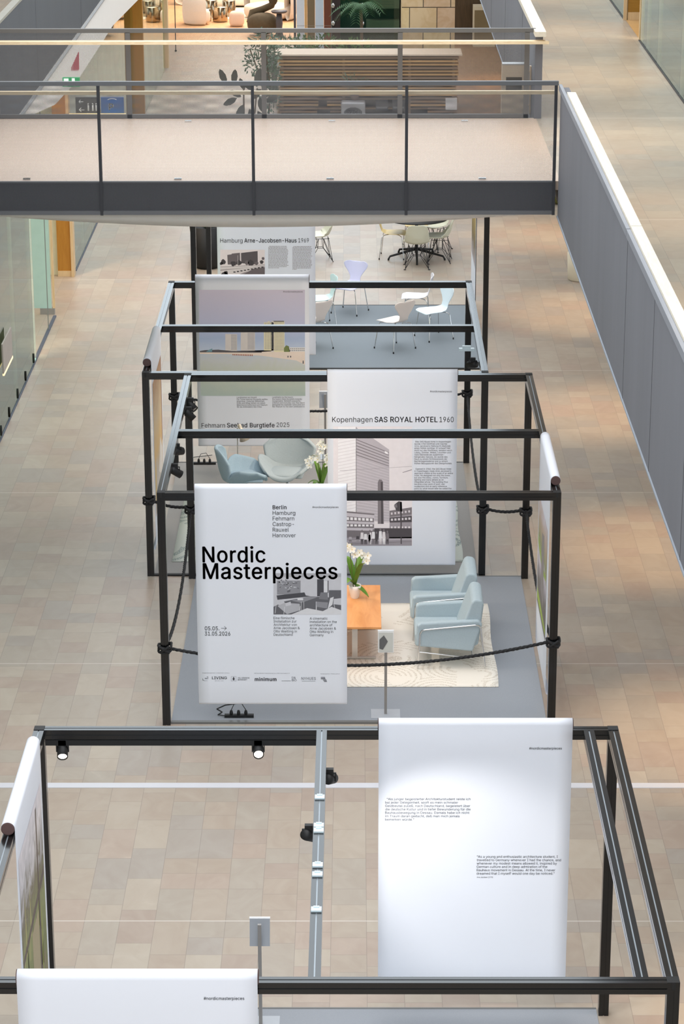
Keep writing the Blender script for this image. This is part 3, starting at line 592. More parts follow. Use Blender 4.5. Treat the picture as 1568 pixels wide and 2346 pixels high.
100: [255, [117, -5, 90, -1, 67, 10, 47, 27, 33, 51, 24, 80, 20, 113, 24, 147, 33, 176, 48, 199, 67, 216, 91, 227, 117, 231, 137, 229, 152, 224, 163, 216, 172, 207, 179, 199, 184, 192, 186, 192, 186, 305, 223, 305, 223, 0, 188, 0, 188, 35, 184, 35, 179, 28, 172, 19, 163, 10, 151, 2, 136, -3], [123, 28, 142, 31, 158, 39, 171, 52, 180, 69, 185, 90, 187, 114, 185, 137, 180, 158, 171, 175, 158, 187, 142, 195, 123, 198, 103, 195, 87, 187, 74, 174, 65, 157, 60, 136, 58, 114, 60, 91, 65, 70, 74, 53, 87, 39, 103, 31]],
101: [242, [127, -5, 96, -1, 70, 10, 49, 27, 33, 51, 24, 79, 20, 112, 24, 145, 33, 174, 48, 198, 69, 216, 94, 227, 123, 231, 142, 229, 159, 224, 176, 216, 192, 205, 204, 189, 214, 169, 221, 145, 223, 116, 223, 102, 45, 102, 45, 133, 203, 133, 186, 121, 184, 142, 179, 161, 170, 177, 158, 188, 142, 196, 123, 198, 104, 196, 88, 188, 75, 176, 65, 162, 60, 145, 58, 127, 58, 107, 60, 83, 66, 64, 77, 48, 91, 37, 108, 30, 127, 28, 140, 29, 152, 32, 162, 37, 171, 44, 178, 53, 183, 63, 219, 54, 212, 38, 201, 24, 187, 12, 170, 3, 150, -3]],
102: [152, [137, 228, 137, 196, 4, 196, 4, 228], [48, 0, 48, 259, 51, 277, 57, 291, 68, 303, 81, 311, 96, 316, 112, 318, 133, 316, 146, 313, 136, 281, 123, 284, 117, 284, 102, 282, 93, 276, 87, 266, 85, 251, 85, 0]],
103: [255, [124, -90, 101, -89, 80, -84, 63, -76, 49, -66, 38, -54, 30, -42, 61, -24, 66, -32, 73, -40, 82, -47, 93, -53, 107, -57, 124, -58, 149, -55, 169, -45, 182, -28, 187, -3, 187, 41, 184, 41, 179, 33, 172, 25, 163, 17, 151, 9, 136, 5, 117, 3, 91, 6, 68, 16, 48, 32, 33, 54, 24, 82, 20, 115, 24, 148, 33, 176, 48, 199, 67, 216, 91, 227, 118, 231, 137, 229, 152, 224, 164, 216, 173, 208, 180, 199, 185, 191, 188, 191, 188, 228, 223, 228, 223, -5, 220, -32, 210, -54, 195, -70, 174, -82, 151, -88], [123, 35, 142, 38, 158, 45, 171, 57, 180, 73, 186, 92, 187, 116, 186, 138, 180, 158, 171, 175, 158, 187, 142, 195, 123, 198, 103, 195, 87, 187, 74, 174, 65, 157, 60, 138, 58, 116, 60, 93, 65, 74, 74, 58, 87, 45, 103, 38]],
104: [246, [68, 136, 68, 0, 32, 0, 32, 305, 68, 305, 68, 172, 61, 172, 74, 199, 91, 217, 112, 227, 136, 231, 158, 228, 177, 221, 193, 209, 204, 192, 212, 171, 214, 144, 214, 0, 178, 0, 178, 141, 174, 165, 164, 183, 147, 194, 126, 197, 110, 196, 96, 190, 85, 182, 76, 170, 70, 154]],
105: [100, [32, 0, 32, 228, 68, 228, 68, 0], [50, 266, 40, 267, 32, 273, 27, 281, 25, 290, 27, 299, 32, 307, 40, 312, 50, 314, 60, 312, 68, 307, 74, 299, 76, 290, 74, 281, 68, 273, 60, 267]],
106: [100, [32, 228, 68, 228, 68, -18, 66, -38, 61, -54, 52, -68, 39, -78, 22, -84, 2, -86, -6, -86, -6, -52, 1, -52, 15, -50, 24, -43, 30, -32, 32, -17], [50, 266, 40, 267, 32, 273, 26, 281, 25, 290, 26, 299, 32, 307, 40, 312, 50, 314, 60, 312, 68, 307, 74, 299, 76, 290, 74, 281, 68, 273, 60, 267]],
107: [228, [66, 82, 66, 127, 72, 127, 171, 228, 216, 228, 110, 120, 106, 120], [32, 0, 32, 305, 68, 305, 68, 0], [176, 0, 89, 111, 115, 137, 223, 0]],
108: [113, [84, -1, 61, 2, 44, 12, 35, 28, 32, 51, 32, 305, 68, 305, 68, 59, 69, 46, 72, 37, 78, 33, 88, 31, 93, 31, 102, 33, 108, 2, 103, 0, 97, -1]],
109: [366, [32, 0, 32, 228, 67, 228, 67, 177, 65, 177, 71, 194, 79, 208, 91, 218, 103, 226, 117, 230, 132, 232, 154, 228, 172, 216, 185, 199, 193, 177, 187, 177, 193, 192, 202, 206, 214, 217, 228, 225, 244, 230, 262, 232, 281, 230, 298, 223, 313, 212, 324, 197, 332, 177, 334, 153, 334, 0, 297, 0, 297, 152, 294, 173, 284, 188, 268, 196, 251, 198, 237, 197, 225, 192, 215, 184, 207, 174, 203, 162, 201, 148, 201, 0, 164, 0, 164, 156, 161, 173, 152, 187, 137, 195, 120, 198, 107, 197, 95, 192, 84, 184, 75, 174, 70, 160, 68, 143, 68, 0]],
110: [246, [68, 136, 68, 0, 32, 0, 32, 228, 67, 228, 67, 172, 61, 172, 74, 199, 91, 217, 112, 227, 136, 231, 158, 228, 177, 221, 193, 209, 204, 192, 212, 171, 214, 144, 214, 0, 178, 0, 178, 141, 174, 165, 164, 183, 147, 194, 126, 197, 110, 196, 96, 190, 85, 182, 76, 170, 70, 154]],
111: [249, [124, -5, 95, -1, 70, 10, 49, 28, 34, 51, 24, 80, 20, 112, 24, 146, 34, 175, 49, 198, 70, 216, 95, 227, 124, 231, 154, 227, 179, 216, 200, 198, 216, 175, 225, 146, 229, 112, 225, 80, 216, 51, 200, 28, 179, 10, 154, -1], [124, 28, 145, 31, 162, 40, 175, 53, 184, 70, 190, 91, 192, 112, 190, 135, 184, 155, 175, 172, 162, 186, 145, 195, 124, 198, 104, 195, 87, 186, 74, 172, 65, 155, 60, 135, 58, 112, 60, 91, 65, 70, 74, 53, 87, 40, 104, 31]],
112: [255, [32, -86, 32, 228, 67, 228, 67, 192, 71, 192, 82, 207, 91, 216, 103, 224, 118, 229, 137, 231, 164, 227, 188, 216, 207, 199, 222, 176, 231, 147, 234, 113, 231, 80, 222, 51, 207, 27, 188, 10, 164, -1, 138, -5, 119, -3, 104, 2, 92, 10, 83, 19, 76, 28, 71, 35, 68, 35, 68, -86], [132, 28, 152, 31, 168, 39, 180, 53, 189, 70, 195, 91, 197, 114, 195, 136, 190, 157, 181, 174, 168, 187, 152, 195, 132, 198, 113, 195, 97, 187, 84, 175, 75, 158, 69, 137, 68, 114, 69, 90, 75, 69, 84, 52, 97, 39, 113, 31]],
113: [255, [223, -86, 186, -86, 186, 35, 184, 35, 179, 28, 172, 19, 163, 10, 151, 2, 136, -3, 117, -5, 90, -1, 67, 10, 47, 27, 33, 51, 24, 80, 20, 113, 24, 147, 33, 176, 48, 199, 67, 216, 91, 227, 117, 231, 137, 229, 152, 224, 163, 216, 172, 207, 179, 199, 184, 192, 188, 192, 188, 228, 223, 228], [123, 28, 142, 31, 158, 39, 171, 52, 180, 69, 185, 90, 187, 114, 185, 137, 180, 158, 171, 175, 158, 187, 142, 195, 123, 198, 103, 195, 87, 187, 74, 174, 65, 157, 60, 136, 58, 114, 60, 91, 65, 70, 74, 53, 87, 39, 103, 31]],
114: [155, [32, 0, 32, 228, 67, 228, 67, 193, 69, 193, 78, 208, 91, 220, 108, 228, 128, 231, 138, 231, 142, 230, 146, 230, 146, 193, 138, 195, 124, 195, 109, 194, 95, 189, 84, 181, 75, 170, 70, 157, 68, 142, 68, 0]],
115: [219, [109, -5, 87, -3, 67, 2, 51, 11, 37, 23, 27, 38, 21, 57, 56, 64, 63, 48, 74, 36, 90, 29, 109, 27, 130, 30, 147, 37, 157, 49, 161, 62, 159, 73, 152, 81, 142, 88, 127, 93, 90, 102, 63, 111, 43, 125, 32, 142, 28, 164, 31, 183, 39, 199, 52, 212, 69, 222, 89, 229, 112, 231, 134, 229, 152, 223, 167, 215, 179, 204, 188, 190, 194, 174, 161, 166, 155, 179, 146, 189, 132, 197, 112, 200, 94, 197, 79, 190, 68, 179, 65, 166, 67, 155, 74, 146, 86, 139, 103, 134, 138, 126, 165, 116, 184, 103, 195, 85, 199, 64, 196, 45, 187, 28, 174, 14, 156, 4, 134, -3]],
116: [136, [122, 228, 122, 196, 4, 196, 4, 228], [39, 283, 76, 283, 76, 59, 77, 46, 82, 37, 90, 32, 102, 30, 106, 30, 111, 31, 116, 31, 121, 32, 128, 1, 122, -1, 115, -2, 101, -2, 75, 1, 55, 13, 43, 31, 39, 56]],
117: [246, [109, -3, 88, -1, 69, 6, 53, 18, 41, 35, 34, 57, 32, 83, 32, 228, 68, 228, 68, 86, 72, 63, 82, 45, 99, 34, 120, 30, 136, 32, 149, 37, 161, 46, 170, 58, 176, 73, 178, 92, 178, 228, 214, 228, 214, 0, 179, 0, 179, 55, 184, 55, 172, 28, 154, 10, 133, 0]],
118: [234, [98, 0, 10, 228, 51, 228, 99, 93, 106, 73, 112, 52, 118, 32, 123, 12, 110, 12, 122, 52, 128, 73, 134, 93, 183, 228, 223, 228, 136, 0]],
119: [340, [83, 0, 14, 228, 52, 228, 80, 128, 86, 106, 92, 82, 99, 55, 105, 25, 99, 25, 105, 54, 111, 81, 118, 106, 124, 128, 151, 228, 190, 228, 217, 128, 223, 106, 229, 81, 235, 55, 241, 25, 235, 25, 241, 54, 248, 81, 254, 106, 260, 128, 288, 228, 327, 228, 258, 0, 221, 0, 191, 103, 183, 135, 178, 151, 170, 185, 166, 203, 174, 203, 170, 185, 162, 151, 158, 135, 153, 119, 149, 103, 119, 0]],
120: [227, [12, 0, 103, 131, 103, 103, 17, 228, 60, 228, 88, 183, 99, 167, 108, 152, 124, 124, 105, 124, 114, 138, 121, 152, 130, 167, 140, 183, 169, 228, 211, 228, 125, 101, 125, 128, 215, 0, 172, 0, 138, 51, 129, 67, 120, 82, 112, 96, 104, 109, 123, 109, 115, 96, 107, 82, 99, 67, 89, 51, 55, 0]],
121: [234, [28, -83, 37, -51, 53, -54, 62, -53, 71, -50, 78, -44, 85, -35, 90, -21, 98, -1, 10, 228, 51, 228, 99, 93, 106, 72, 118, 32, 123, 12, 110, 12, 116, 32, 121, 52, 127, 73, 134, 93, 183, 228, 223, 228, 122, -35, 115, -51, 106, -64, 96, -74, 84, -81, 70, -86, 55, -87, 46, -87, 33, -85]],
122: [228, [25, 0, 25, 27, 152, 192, 152, 194, 29, 194, 29, 228, 200, 228, 200, 198, 76, 36, 76, 34, 203, 34, 203, 0]],
48: [272, [136, -4, 104, 1, 78, 14, 57, 37, 41, 68, 32, 107, 29, 152, 32, 198, 41, 237, 57, 268, 78, 291, 105, 305, 136, 309, 167, 305, 194, 291, 215, 268, 230, 237, 240, 198, 243, 152, 240, 107, 231, 68, 215, 37, 194, 14, 168, 1], [136, 30, 157, 33, 174, 44, 188, 62, 198, 86, 204, 117, 206, 152, 204, 189, 198, 219, 188, 243, 174, 261, 157, 272, 136, 276, 115, 272, 98, 261, 84, 243, 74, 219, 68, 189, 66, 152, 68, 117, 74, 86, 84, 62, 98, 44, 115, 33]],
49: [272, [46, 0, 46, 33, 235, 33, 235, 0], [166, 305, 166, 0, 127, 0, 127, 269, 126, 269, 52, 215, 52, 256, 119, 305]],
50: [272, [38, 0, 38, 28, 141, 137, 156, 154, 169, 169, 179, 183, 186, 196, 191, 209, 192, 223, 190, 238, 185, 251, 176, 262, 164, 269, 150, 274, 134, 276, 118, 274, 103, 268, 92, 260, 83, 248, 78, 234, 76, 217, 39, 217, 42, 243, 52, 265, 66, 284, 86, 298, 109, 306, 135, 309, 161, 306, 184, 298, 202, 285, 217, 267, 226, 246, 229, 223, 227, 207, 223, 191, 214, 174, 202, 155, 184, 134, 160, 108, 92, 36, 92, 34, 234, 34, 234, 0]],
51: [272, [131, -4, 104, -2, 80, 6, 59, 18, 42, 34, 31, 55, 26, 79, 66, 79, 69, 64, 76, 52, 86, 43, 99, 36, 114, 31, 131, 30, 149, 32, 165, 36, 178, 45, 189, 56, 195, 70, 197, 87, 196, 103, 190, 118, 179, 130, 165, 140, 145, 146, 121, 149, 94, 149, 94, 179, 173, 269, 173, 271, 42, 271, 42, 305, 223, 305, 223, 276, 127, 167, 127, 173, 158, 173, 185, 166, 207, 152, 223, 133, 232, 111, 236, 87, 232, 62, 222, 40, 206, 21, 185, 7, 160, -1]],
52: [272, [24, 63, 24, 95, 148, 305, 186, 305, 65, 100, 65, 98, 248, 98, 248, 63], [169, 0, 169, 191, 206, 191, 206, 0]],
53: [272, [133, -4, 107, -1, 84, 7, 65, 19, 50, 36, 40, 56, 36, 78, 73, 78, 76, 65, 83, 53, 92, 44, 104, 36, 118, 31, 133, 30, 150, 32, 166, 39, 179, 49, 188, 63, 195, 79, 197, 97, 195, 116, 188, 133, 178, 147, 165, 157, 149, 164, 131, 166, 115, 165, 100, 161, 87, 155, 77, 147, 40, 152, 58, 305, 220, 305, 220, 271, 90, 271, 80, 181, 82, 181, 93, 189, 107, 195, 122, 199, 138, 200, 158, 198, 176, 193, 193, 183, 207, 171, 219, 156, 227, 139, 233, 119, 235, 98, 231, 70, 221, 45, 206, 25, 185, 9, 161, -1]],
54: [272, [136, -4, 109, -1, 85, 9, 66, 24, 51, 45, 41, 69, 38, 97, 41, 120, 48, 143, 61, 171, 82, 204, 151, 305, 193, 305, 91, 157, 87, 157, 92, 165, 99, 173, 107, 179, 117, 184, 129, 187, 141, 188, 167, 186, 189, 177, 208, 163, 222, 144, 230, 121, 233, 94, 230, 67, 221, 44, 206, 24, 186, 9, 162, -1], [136, 29, 153, 31, 167, 38, 179, 48, 189, 61, 194, 77, 196, 94, 194, 112, 189, 128, 179, 141, 167, 151, 153, 157, 136, 159, 119, 157, 104, 151, 92, 141, 83, 128, 77, 113, 75, 95, 77, 77, 83, 61, 92, 48, 104, 38, 119, 31]],
55: [272, [58, 0, 194, 269, 194, 271, 37, 271, 37, 305, 234, 305, 234, 269, 99, 0]],
56: [272, [136, -4, 107, -1, 81, 7, 60, 20, 44, 37, 34, 58, 31, 81, 33, 100, 39, 117, 48, 132, 61, 145, 75, 154, 92, 159, 92, 160, 71, 169, 56, 185, 46, 205, 42, 228, 45, 250, 54, 270, 69, 286, 87, 299, 110, 307, 136, 309, 161, 307, 184, 299, 202, 286, 217, 270, 226, 250, 229, 228, 226, 205, 216, 185, 200, 169, 180, 160, 180, 159, 196, 154, 211, 145, 223, 132, 232, 117, 238, 100, 240, 81, 237, 58, 227, 37, 211, 20, 190, 7, 165, -1], [136, 29, 155, 31, 171, 36, 184, 44, 194, 55, 200, 68, 202, 83, 200, 99, 193, 113, 183, 125, 170, 134, 154, 139, 136, 141, 118, 139, 102, 134, 88, 125, 78, 113, 71, 99, 69, 83, 71, 68, 77, 55, 87, 44, 100, 36, 117, 31], [136, 174, 151, 175, 164, 180, 176, 188, 184, 198, 190, 211, 192, 225, 190, 240, 185, 252, 176, 262, 165, 270, 151, 274, 136, 276, 120, 274, 106, 270, 95, 262, 87, 252, 81, 240, 80, 225, 81, 211, 87, 198, 95, 188, 107, 180, 120, 175]],
57: [272, [136, 309, 162, 306, 186, 296, 206, 281, 221, 261, 230, 236, 233, 208, 231, 186, 224, 162, 210, 134, 189, 101, 120, 0, 78, 0, 181, 149, 184, 149, 179, 140, 172, 133, 164, 126, 154, 121, 143, 118, 131, 117, 105, 120, 82, 128, 64, 142, 50, 161, 41, 184, 38, 211, 41, 238, 51, 262, 66, 282, 86, 297, 109, 306], [136, 276, 119, 274, 104, 268, 92, 258, 83, 244, 77, 229, 75, 211, 77, 193, 83, 177, 92, 164, 104, 154, 119, 148, 136, 146, 152, 148, 167, 154, 179, 164, 189, 177, 195, 193, 196, 210, 195, 228, 189, 244, 179, 258, 167, 268, 153, 274]],
46: [113, [57, -3, 47, -1, 38, 5, 32, 14, 30, 25, 32, 35, 38, 44, 47, 50, 57, 52, 68, 50, 77, 44, 83, 35, 85, 25, 83, 14, 77, 5, 68, -1]],
44: [113, [23, -72, 41, 43, 82, 43, 51, -72]],
58: [113, [57, -3, 47, -1, 38, 5, 32, 14, 30, 25, 32, 35, 38, 44, 47, 50, 57, 52, 68, 50, 77, 44, 83, 35, 85, 25, 83, 14, 77, 5, 68, -1], [57, 162, 47, 164, 38, 170, 32, 179, 30, 190, 32, 200, 38, 209, 47, 215, 57, 217, 68, 215, 77, 209, 83, 200, 85, 190, 83, 179, 77, 170, 68, 164]],
59: [113, [23, -72, 41, 43, 82, 43, 51, -72], [62, 162, 52, 164, 43, 170, 37, 179, 35, 190, 37, 200, 43, 209, 52, 215, 62, 217, 73, 215, 82, 209, 88, 200, 90, 190, 88, 179, 82, 170, 73, 164]],
38: [269, [118, -4, 90, -1, 66, 7, 47, 20, 32, 37, 23, 57, 20, 80, 22, 98, 28, 114, 38, 128, 51, 141, 66, 154, 84, 167, 130, 201, 142, 211, 148, 218, 153, 225, 156, 233, 157, 243, 155, 256, 147, 267, 136, 274, 121, 277, 110, 275, 101, 272, 93, 266, 87, 259, 83, 250, 82, 239, 83, 228, 87, 218, 93, 207, 101, 196, 111, 184, 122, 170, 263, 0, 218, 0, 103, 139, 87, 159, 73, 176, 61, 191, 52, 206, 47, 222, 45, 239, 48, 258, 54, 275, 66, 289, 81, 299, 99, 306, 120, 308, 141, 306, 159, 299, 174, 289, 185, 276, 192, 260, 194, 243, 193, 229, 189, 217, 183, 205, 175, 195, 165, 185, 154, 176, 93, 130, 77, 117, 66, 105, 60, 92, 58, 79, 60, 65, 66, 52, 74, 42, 86, 34, 100, 29, 116, 28, 134, 30, 151, 36, 167, 45, 181, 57, 193, 73, 202, 91, 207, 112, 209, 135, 245, 135, 243, 108, 238, 86, 231, 69, 222, 55, 214, 45, 207, 37, 200, 28, 183, 14, 163, 4, 140, -2]],
47: [150, [141, 320, 43, -46, 9, -46, 107, 320]],
35: [264, [145, 0, 195, 305, 226, 305, 176, 0], [6, 84, 11, 115, 240, 115, 235, 84], [38, 0, 88, 305, 119, 305, 69, 0], [24, 190, 29, 221, 257, 221, 253, 190]],
40: [164, [53, 124, 55, 158, 60, 194, 68, 230, 79, 265, 92, 296, 106, 323, 142, 323, 127, 291, 115, 257, 104, 222, 97, 188, 92, 155, 91, 124, 92, 97, 96, 69, 103, 40, 113, 10, 126, -23, 142, -58, 106, -58, 83, -13, 67, 33, 57, 79]],
41: [164, [22, -58, 39, -22, 52, 11, 61, 41, 68, 70, 72, 97, 73, 124, 72, 155, 67, 188, 60, 222, 49, 257, 37, 291, 22, 323, 58, 323, 72, 296, 85, 265, 96, 230, 104, 194, 109, 158, 110, 124, 107, 78, 97, 32, 80, -13, 58, -58]],
45: [272, [202, 147, 202, 113, 68, 113, 68, 147]],
8220: [180, [31, 191, 63, 305, 91, 305, 73, 191], [105, 191, 137, 305, 164, 305, 146, 191]],
8221: [180, [31, 191, 49, 305, 91, 305, 59, 191], [105, 191, 123, 305, 164, 305, 133, 191]],
8217: [106, [31, 191, 49, 305, 91, 305, 59, 191]],
252: [246, [109, -3, 88, -1, 69, 6, 53, 18, 41, 35, 34, 57, 32, 83, 32, 228, 68, 228, 68, 86, 72, 63, 82, 45, 99, 34, 120, 30, 136, 32, 149, 37, 161, 46, 170, 58, 176, 73, 178, 92, 178, 228, 214, 228, 214, 0, 179, 0, 179, 55, 184, 55, 172, 28, 154, 10, 133, 0], [166, 266, 157, 267, 149, 273, 144, 281, 142, 290, 144, 299, 149, 307, 157, 312, 166, 314, 175, 312, 183, 307, 189, 299, 190, 290, 189, 281, 183, 273, 175, 267], [80, 266, 71, 267, 63, 273, 57, 281, 56, 290, 57, 299, 63, 307, 71, 312, 80, 314, 89, 312, 97, 307, 102, 299, 104, 290, 102, 281, 97, 273, 89, 267]],
246: [249, [124, -5, 95, -1, 70, 10, 49, 28, 34, 51, 24, 80, 20, 112, 24, 146, 34, 175, 49, 198, 70, 216, 95, 227, 124, 231, 154, 227, 179, 216, 200, 198, 216, 175, 225, 146, 229, 112, 225, 80, 216, 51, 200, 28, 179, 10, 154, -1], [124, 28, 145, 31, 162, 40, 175, 53, 184, 70, 190, 91, 192, 112, 190, 135, 184, 155, 175, 172, 162, 186, 145, 195, 124, 198, 104, 195, 87, 186, 74, 172, 65, 155, 60, 135, 58, 112, 60, 91, 65, 70, 74, 53, 87, 40, 104, 31], [168, 266, 158, 267, 150, 273, 145, 281, 143, 290, 145, 299, 150, 307, 158, 312, 168, 314, 177, 312, 185, 307, 190, 299, 192, 290, 190, 281, 185, 273, 177, 267], [81, 266, 72, 267, 64, 273, 59, 281, 57, 290, 59, 299, 64, 307, 72, 312, 81, 314, 91, 312, 98, 307, 104, 299, 105, 290, 104, 281, 98, 273, 91, 267]],
228: [234, [96, -5, 75, -3, 57, 3, 41, 13, 29, 27, 21, 44, 18, 65, 20, 83, 26, 97, 35, 107, 47, 116, 60, 122, 75, 126, 91, 130, 107, 132, 125, 134, 140, 136, 151, 138, 159, 141, 164, 146, 164, 167, 160, 178, 153, 187, 144, 193, 132, 197, 117, 198, 102, 197, 90, 193, 79, 188, 64, 173, 60, 164, 25, 175, 34, 193, 47, 208, 63, 218, 80, 225, 98, 229, 116, 231, 129, 230, 143, 228, 158, 223, 171, 216, 184, 206, 193, 192, 200, 174, 202, 151, 202, 0, 166, 0, 166, 31, 163, 31, 158, 23, 151, 15, 141, 7, 129, 1, 114, -4], [102, 27, 121, 29, 137, 35, 149, 44, 158, 56, 163, 69, 165, 83, 165, 114, 162, 111, 156, 109, 139, 105, 93, 99, 81, 95, 70, 90, 62, 84, 57, 75, 55, 63, 57, 52, 61, 43, 68, 36, 78, 31, 89, 28], [157, 266, 147, 267, 140, 273, 134, 281, 132, 290, 134, 299, 140, 307, 147, 312, 157, 314, 166, 312, 174, 307, 179, 299, 181, 290, 179, 281, 174, 273, 166, 267], [70, 266, 61, 267, 53, 273, 48, 281, 46, 290, 48, 299, 53, 307, 61, 312, 70, 314, 80, 312, 88, 307, 93, 299, 95, 290, 93, 281, 88, 273, 80, 267]],
223: [265, [73, 217, 73, 0, 36, 0, 36, 217, 42, 258, 59, 286, 86, 304, 118, 309, 137, 307, 156, 302, 173, 292, 187, 278, 196, 259, 199, 236, 198, 222, 195, 211, 190, 201, 185, 193, 175, 179, 172, 172, 171, 163, 173, 153, 178, 145, 186, 137, 196, 129, 207, 121, 217, 113, 227, 103, 235, 91, 240, 77, 242, 60, 239, 41, 232, 25, 220, 13, 204, 3, 184, -2, 162, -4, 142, -3, 124, 1, 109, 6, 98, 12, 112, 44, 130, 35, 143, 31, 159, 30, 178, 32, 193, 39, 202, 49, 205, 63, 203, 74, 198, 83, 190, 92, 180, 100, 169, 108, 159, 116, 149, 125, 141, 136, 135, 148, 134, 163, 135, 175, 138, 184, 148, 198, 154, 204, 159, 212, 162, 221, 163, 233, 160, 252, 150, 265, 135, 273, 118, 275, 99, 272, 85, 261, 76, 243]],
196: [288, [10, 0, 121, 305, 166, 305, 278, 0, 237, 0, 172, 181, 166, 200, 158, 223, 150, 252, 139, 287, 147, 287, 137, 251, 128, 223, 120, 200, 114, 181, 51, 0], [66, 85, 66, 119, 222, 119, 222, 85], [187, 343, 178, 345, 170, 350, 164, 358, 163, 367, 164, 377, 170, 385, 178, 390, 187, 392, 196, 390, 204, 385, 209, 377, 211, 367, 209, 358, 204, 350, 196, 345], [101, 343, 91, 345, 84, 350, 78, 358, 76, 367, 78, 377, 84, 385, 91, 390, 101, 392, 110, 390, 118, 385, 123, 377, 125, 367, 123, 358, 118, 350, 110, 345]]}
_tc = {}; _gc = {}
def fill_glyph(code):
    """triangles of one letter: overlapping strokes are merged by winding number"""
    if code in _gc: return _gc[code]
    from mathutils.geometry import delaunay_2d_cdt
    loops = [list(zip(n[::2], n[1::2])) for n in GLYPHS[code][1:]]
    pts, eds = [], []
    for L_ in loops:
        o = len(pts); pts += [Vector((p[0]/600, p[1]/600)) for p in L_]; eds += [(o+i, o+(i+1) % len(L_)) for i in range(len(L_))]
    vs, _, fs = delaunay_2d_cdt(pts, eds, [], 0, 1e-5)[:3]
    keep = []
    for f in fs:
        cx = sum(vs[i].x for i in f)/len(f)*600; cy = sum(vs[i].y for i in f)/len(f)*600+.003; wn = 0
        for L_ in loops:
            for i in range(len(L_)):
                (x1, y1), (x2, y2) = L_[i], L_[(i+1) % len(L_)]
                if (y1 <= cy) != (y2 <= cy):
                    if x1+(cy-y1)/(y2-y1)*(x2-x1) > cx: wn += 1 if y2 > y1 else -1
        if wn: keep.append(tuple(f))
    _gc[code] = ([(v.x, v.y) for v in vs], keep)
    return _gc[code]
def glyphs(s, bold):
    """flat letters of a plain grotesque; heavier weights are struck several times side by side"""
    k = (s, bold)
    if k not in _tc:
        v0, f0, x = [], [], 0
        for ch in s:
            code = ord(ch) if ord(ch) in GLYPHS else 32
            if len(GLYPHS[code]) > 1:
                gv, gf = fill_glyph(code); o = len(v0)
                v0 += [(x+p[0], p[1], 0) for p in gv]; f0 += [tuple(i+o for i in f) for f in gf]
            x += GLYPHS[code][0]/600+max(0, bold)*1.5
        vs, fs = [], []
        for dx, dy in ([(0, 0)] if bold <= 0 else [(0, 0), (bold, 0), (-bold, 0), (0, bold*.6), (0, -bold*.6)]):
            k0 = len(vs); vs += [(a_+dx, b_+dy, c_) for a_, b_, c_ in v0]; fs += [tuple(i+k0 for i in f) for f in f0]
        _tc[k] = (vs, fs, min(v[0] for v in vs), max(v[0] for v in vs))
    return _tc[k]
CAPH = max(GLYPHS[72][1][1::2])/600
class Banner:
    """paper roll banner: local x along its width, printed face at local y = 0 looking to -y, z up from the floor"""
    def __init__(s, label, origin, rz, width=1.5, zb=.24, r=.05, top=TOP, plane=None):
        s.root = empty('roll_banner', origin, label, 'banner', 'white paper roll banners', rz); s.w = width
        s.plane = plane; s.o = Vector(origin); s.rz = rz; s.n = 0
        zc = top+r+.001; pr = []
        for i in range(19):
            t = -pi/2+1.5*pi*i/18; pr.append((r+r*cos(t), zc+r*sin(t)))
        zz = [zc-(zc-zb-.03)*k/10 for k in range(1, 11)]
        pr += [(0, z) for z in zz]
        pr += [(.003, zb+.018), (.010, zb+.005), (.022, zb), (.034, zb+.006), (.040, zb+.02), (.036, zb+.034)]
        b = MB().grid(lambda u, v: (u*width, pr[min(int(round(v*(len(pr)-1))), len(pr)-1)][0], pr[int(round(v*(len(pr)-1)))][1]), 12, len(pr)-1)
        mod(b.build('paper', M_PAPER, s.root), solid=.0012, off=1)
        t = MB().lathe([(r-.010, -.006), (r-.002, -.006), (r-.002, width+.006), (r-.010, width+.006)], n=20)
        t.v = [(v[2], v[1]+r, v[0]+zc) for v in t.v]; t.build('cardboard_core', M_TUBE, s.root)
    def loc(s, x, y):
        """pixel of the photograph -> (lx, lz) on this banner's face"""
        ax, k = s.plane; p = un(ax, k, x, y); q = p-s.o
        lx = q.x*cos(s.rz)+q.y*sin(s.rz)
        return lx, p.z
    def lettering(s): return MB()
    def line(s, mb, text, x0, yb, x1, cap, bold=0, mi=0):
        """text whose left/right ends and baseline sit at given pixels, cap height in pixels"""
        lx, lz = s.loc(x0, yb); lx2, _ = s.loc(x1, yb); _, lt = s.loc(x0, yb-cap)
        vs, fs, a0, a1 = glyphs(text, bold); sz = (lt-lz)/CAPH; xs = (lx2-lx)/(a1-a0)
        mb.add([(lx+(v[0]-a0)*xs, -.0022, lz+v[1]*sz) for v in vs], fs, mi)
        return xs, sz
    def para(s, mb, lines, x0, yb, pitch, cap, ref, refx1, bold=0, mi=0):
        xs, sz = None, None
        vs, fs, a0, a1 = glyphs(lines[ref], bold)
        lx, lz = s.loc(x0, yb); lx2, _ = s.loc(refx1, yb); xs = (lx2-lx)/(a1-a0); sz = (s.loc(x0, yb-cap)[1]-lz)/CAPH
        for i, t in enumerate(lines):
            ind = .012 if t.startswith('  ') else 0; t = t.strip()
            if not t: continue
            vs, fs, a0, a1 = glyphs(t, bold); z = s.loc(x0, yb+i*pitch)[1]
            mb.add([(lx+ind+(v[0]-a0)*xs, -.0022, z+v[1]*sz) for v in vs], fs, mi)
    def poly(s, mb, pts, layer=1, mi=0):
        q = [s.loc(*p) for p in pts]
        mb.add([(x, -.0015-.0002*layer, z) for x, z in q], [tuple(range(len(q)))], mi)
    def rect(s, mb, x0, y0, x1, y1, layer=1, mi=0): s.poly(mb, [(x0, y0), (x1, y0), (x1, y1), (x0, y1)], layer, mi)
def greys(*vals): return [mat('print_tone_%d_%d_%d' % v, v, .7, var=.05, scale=14) for v in vals]

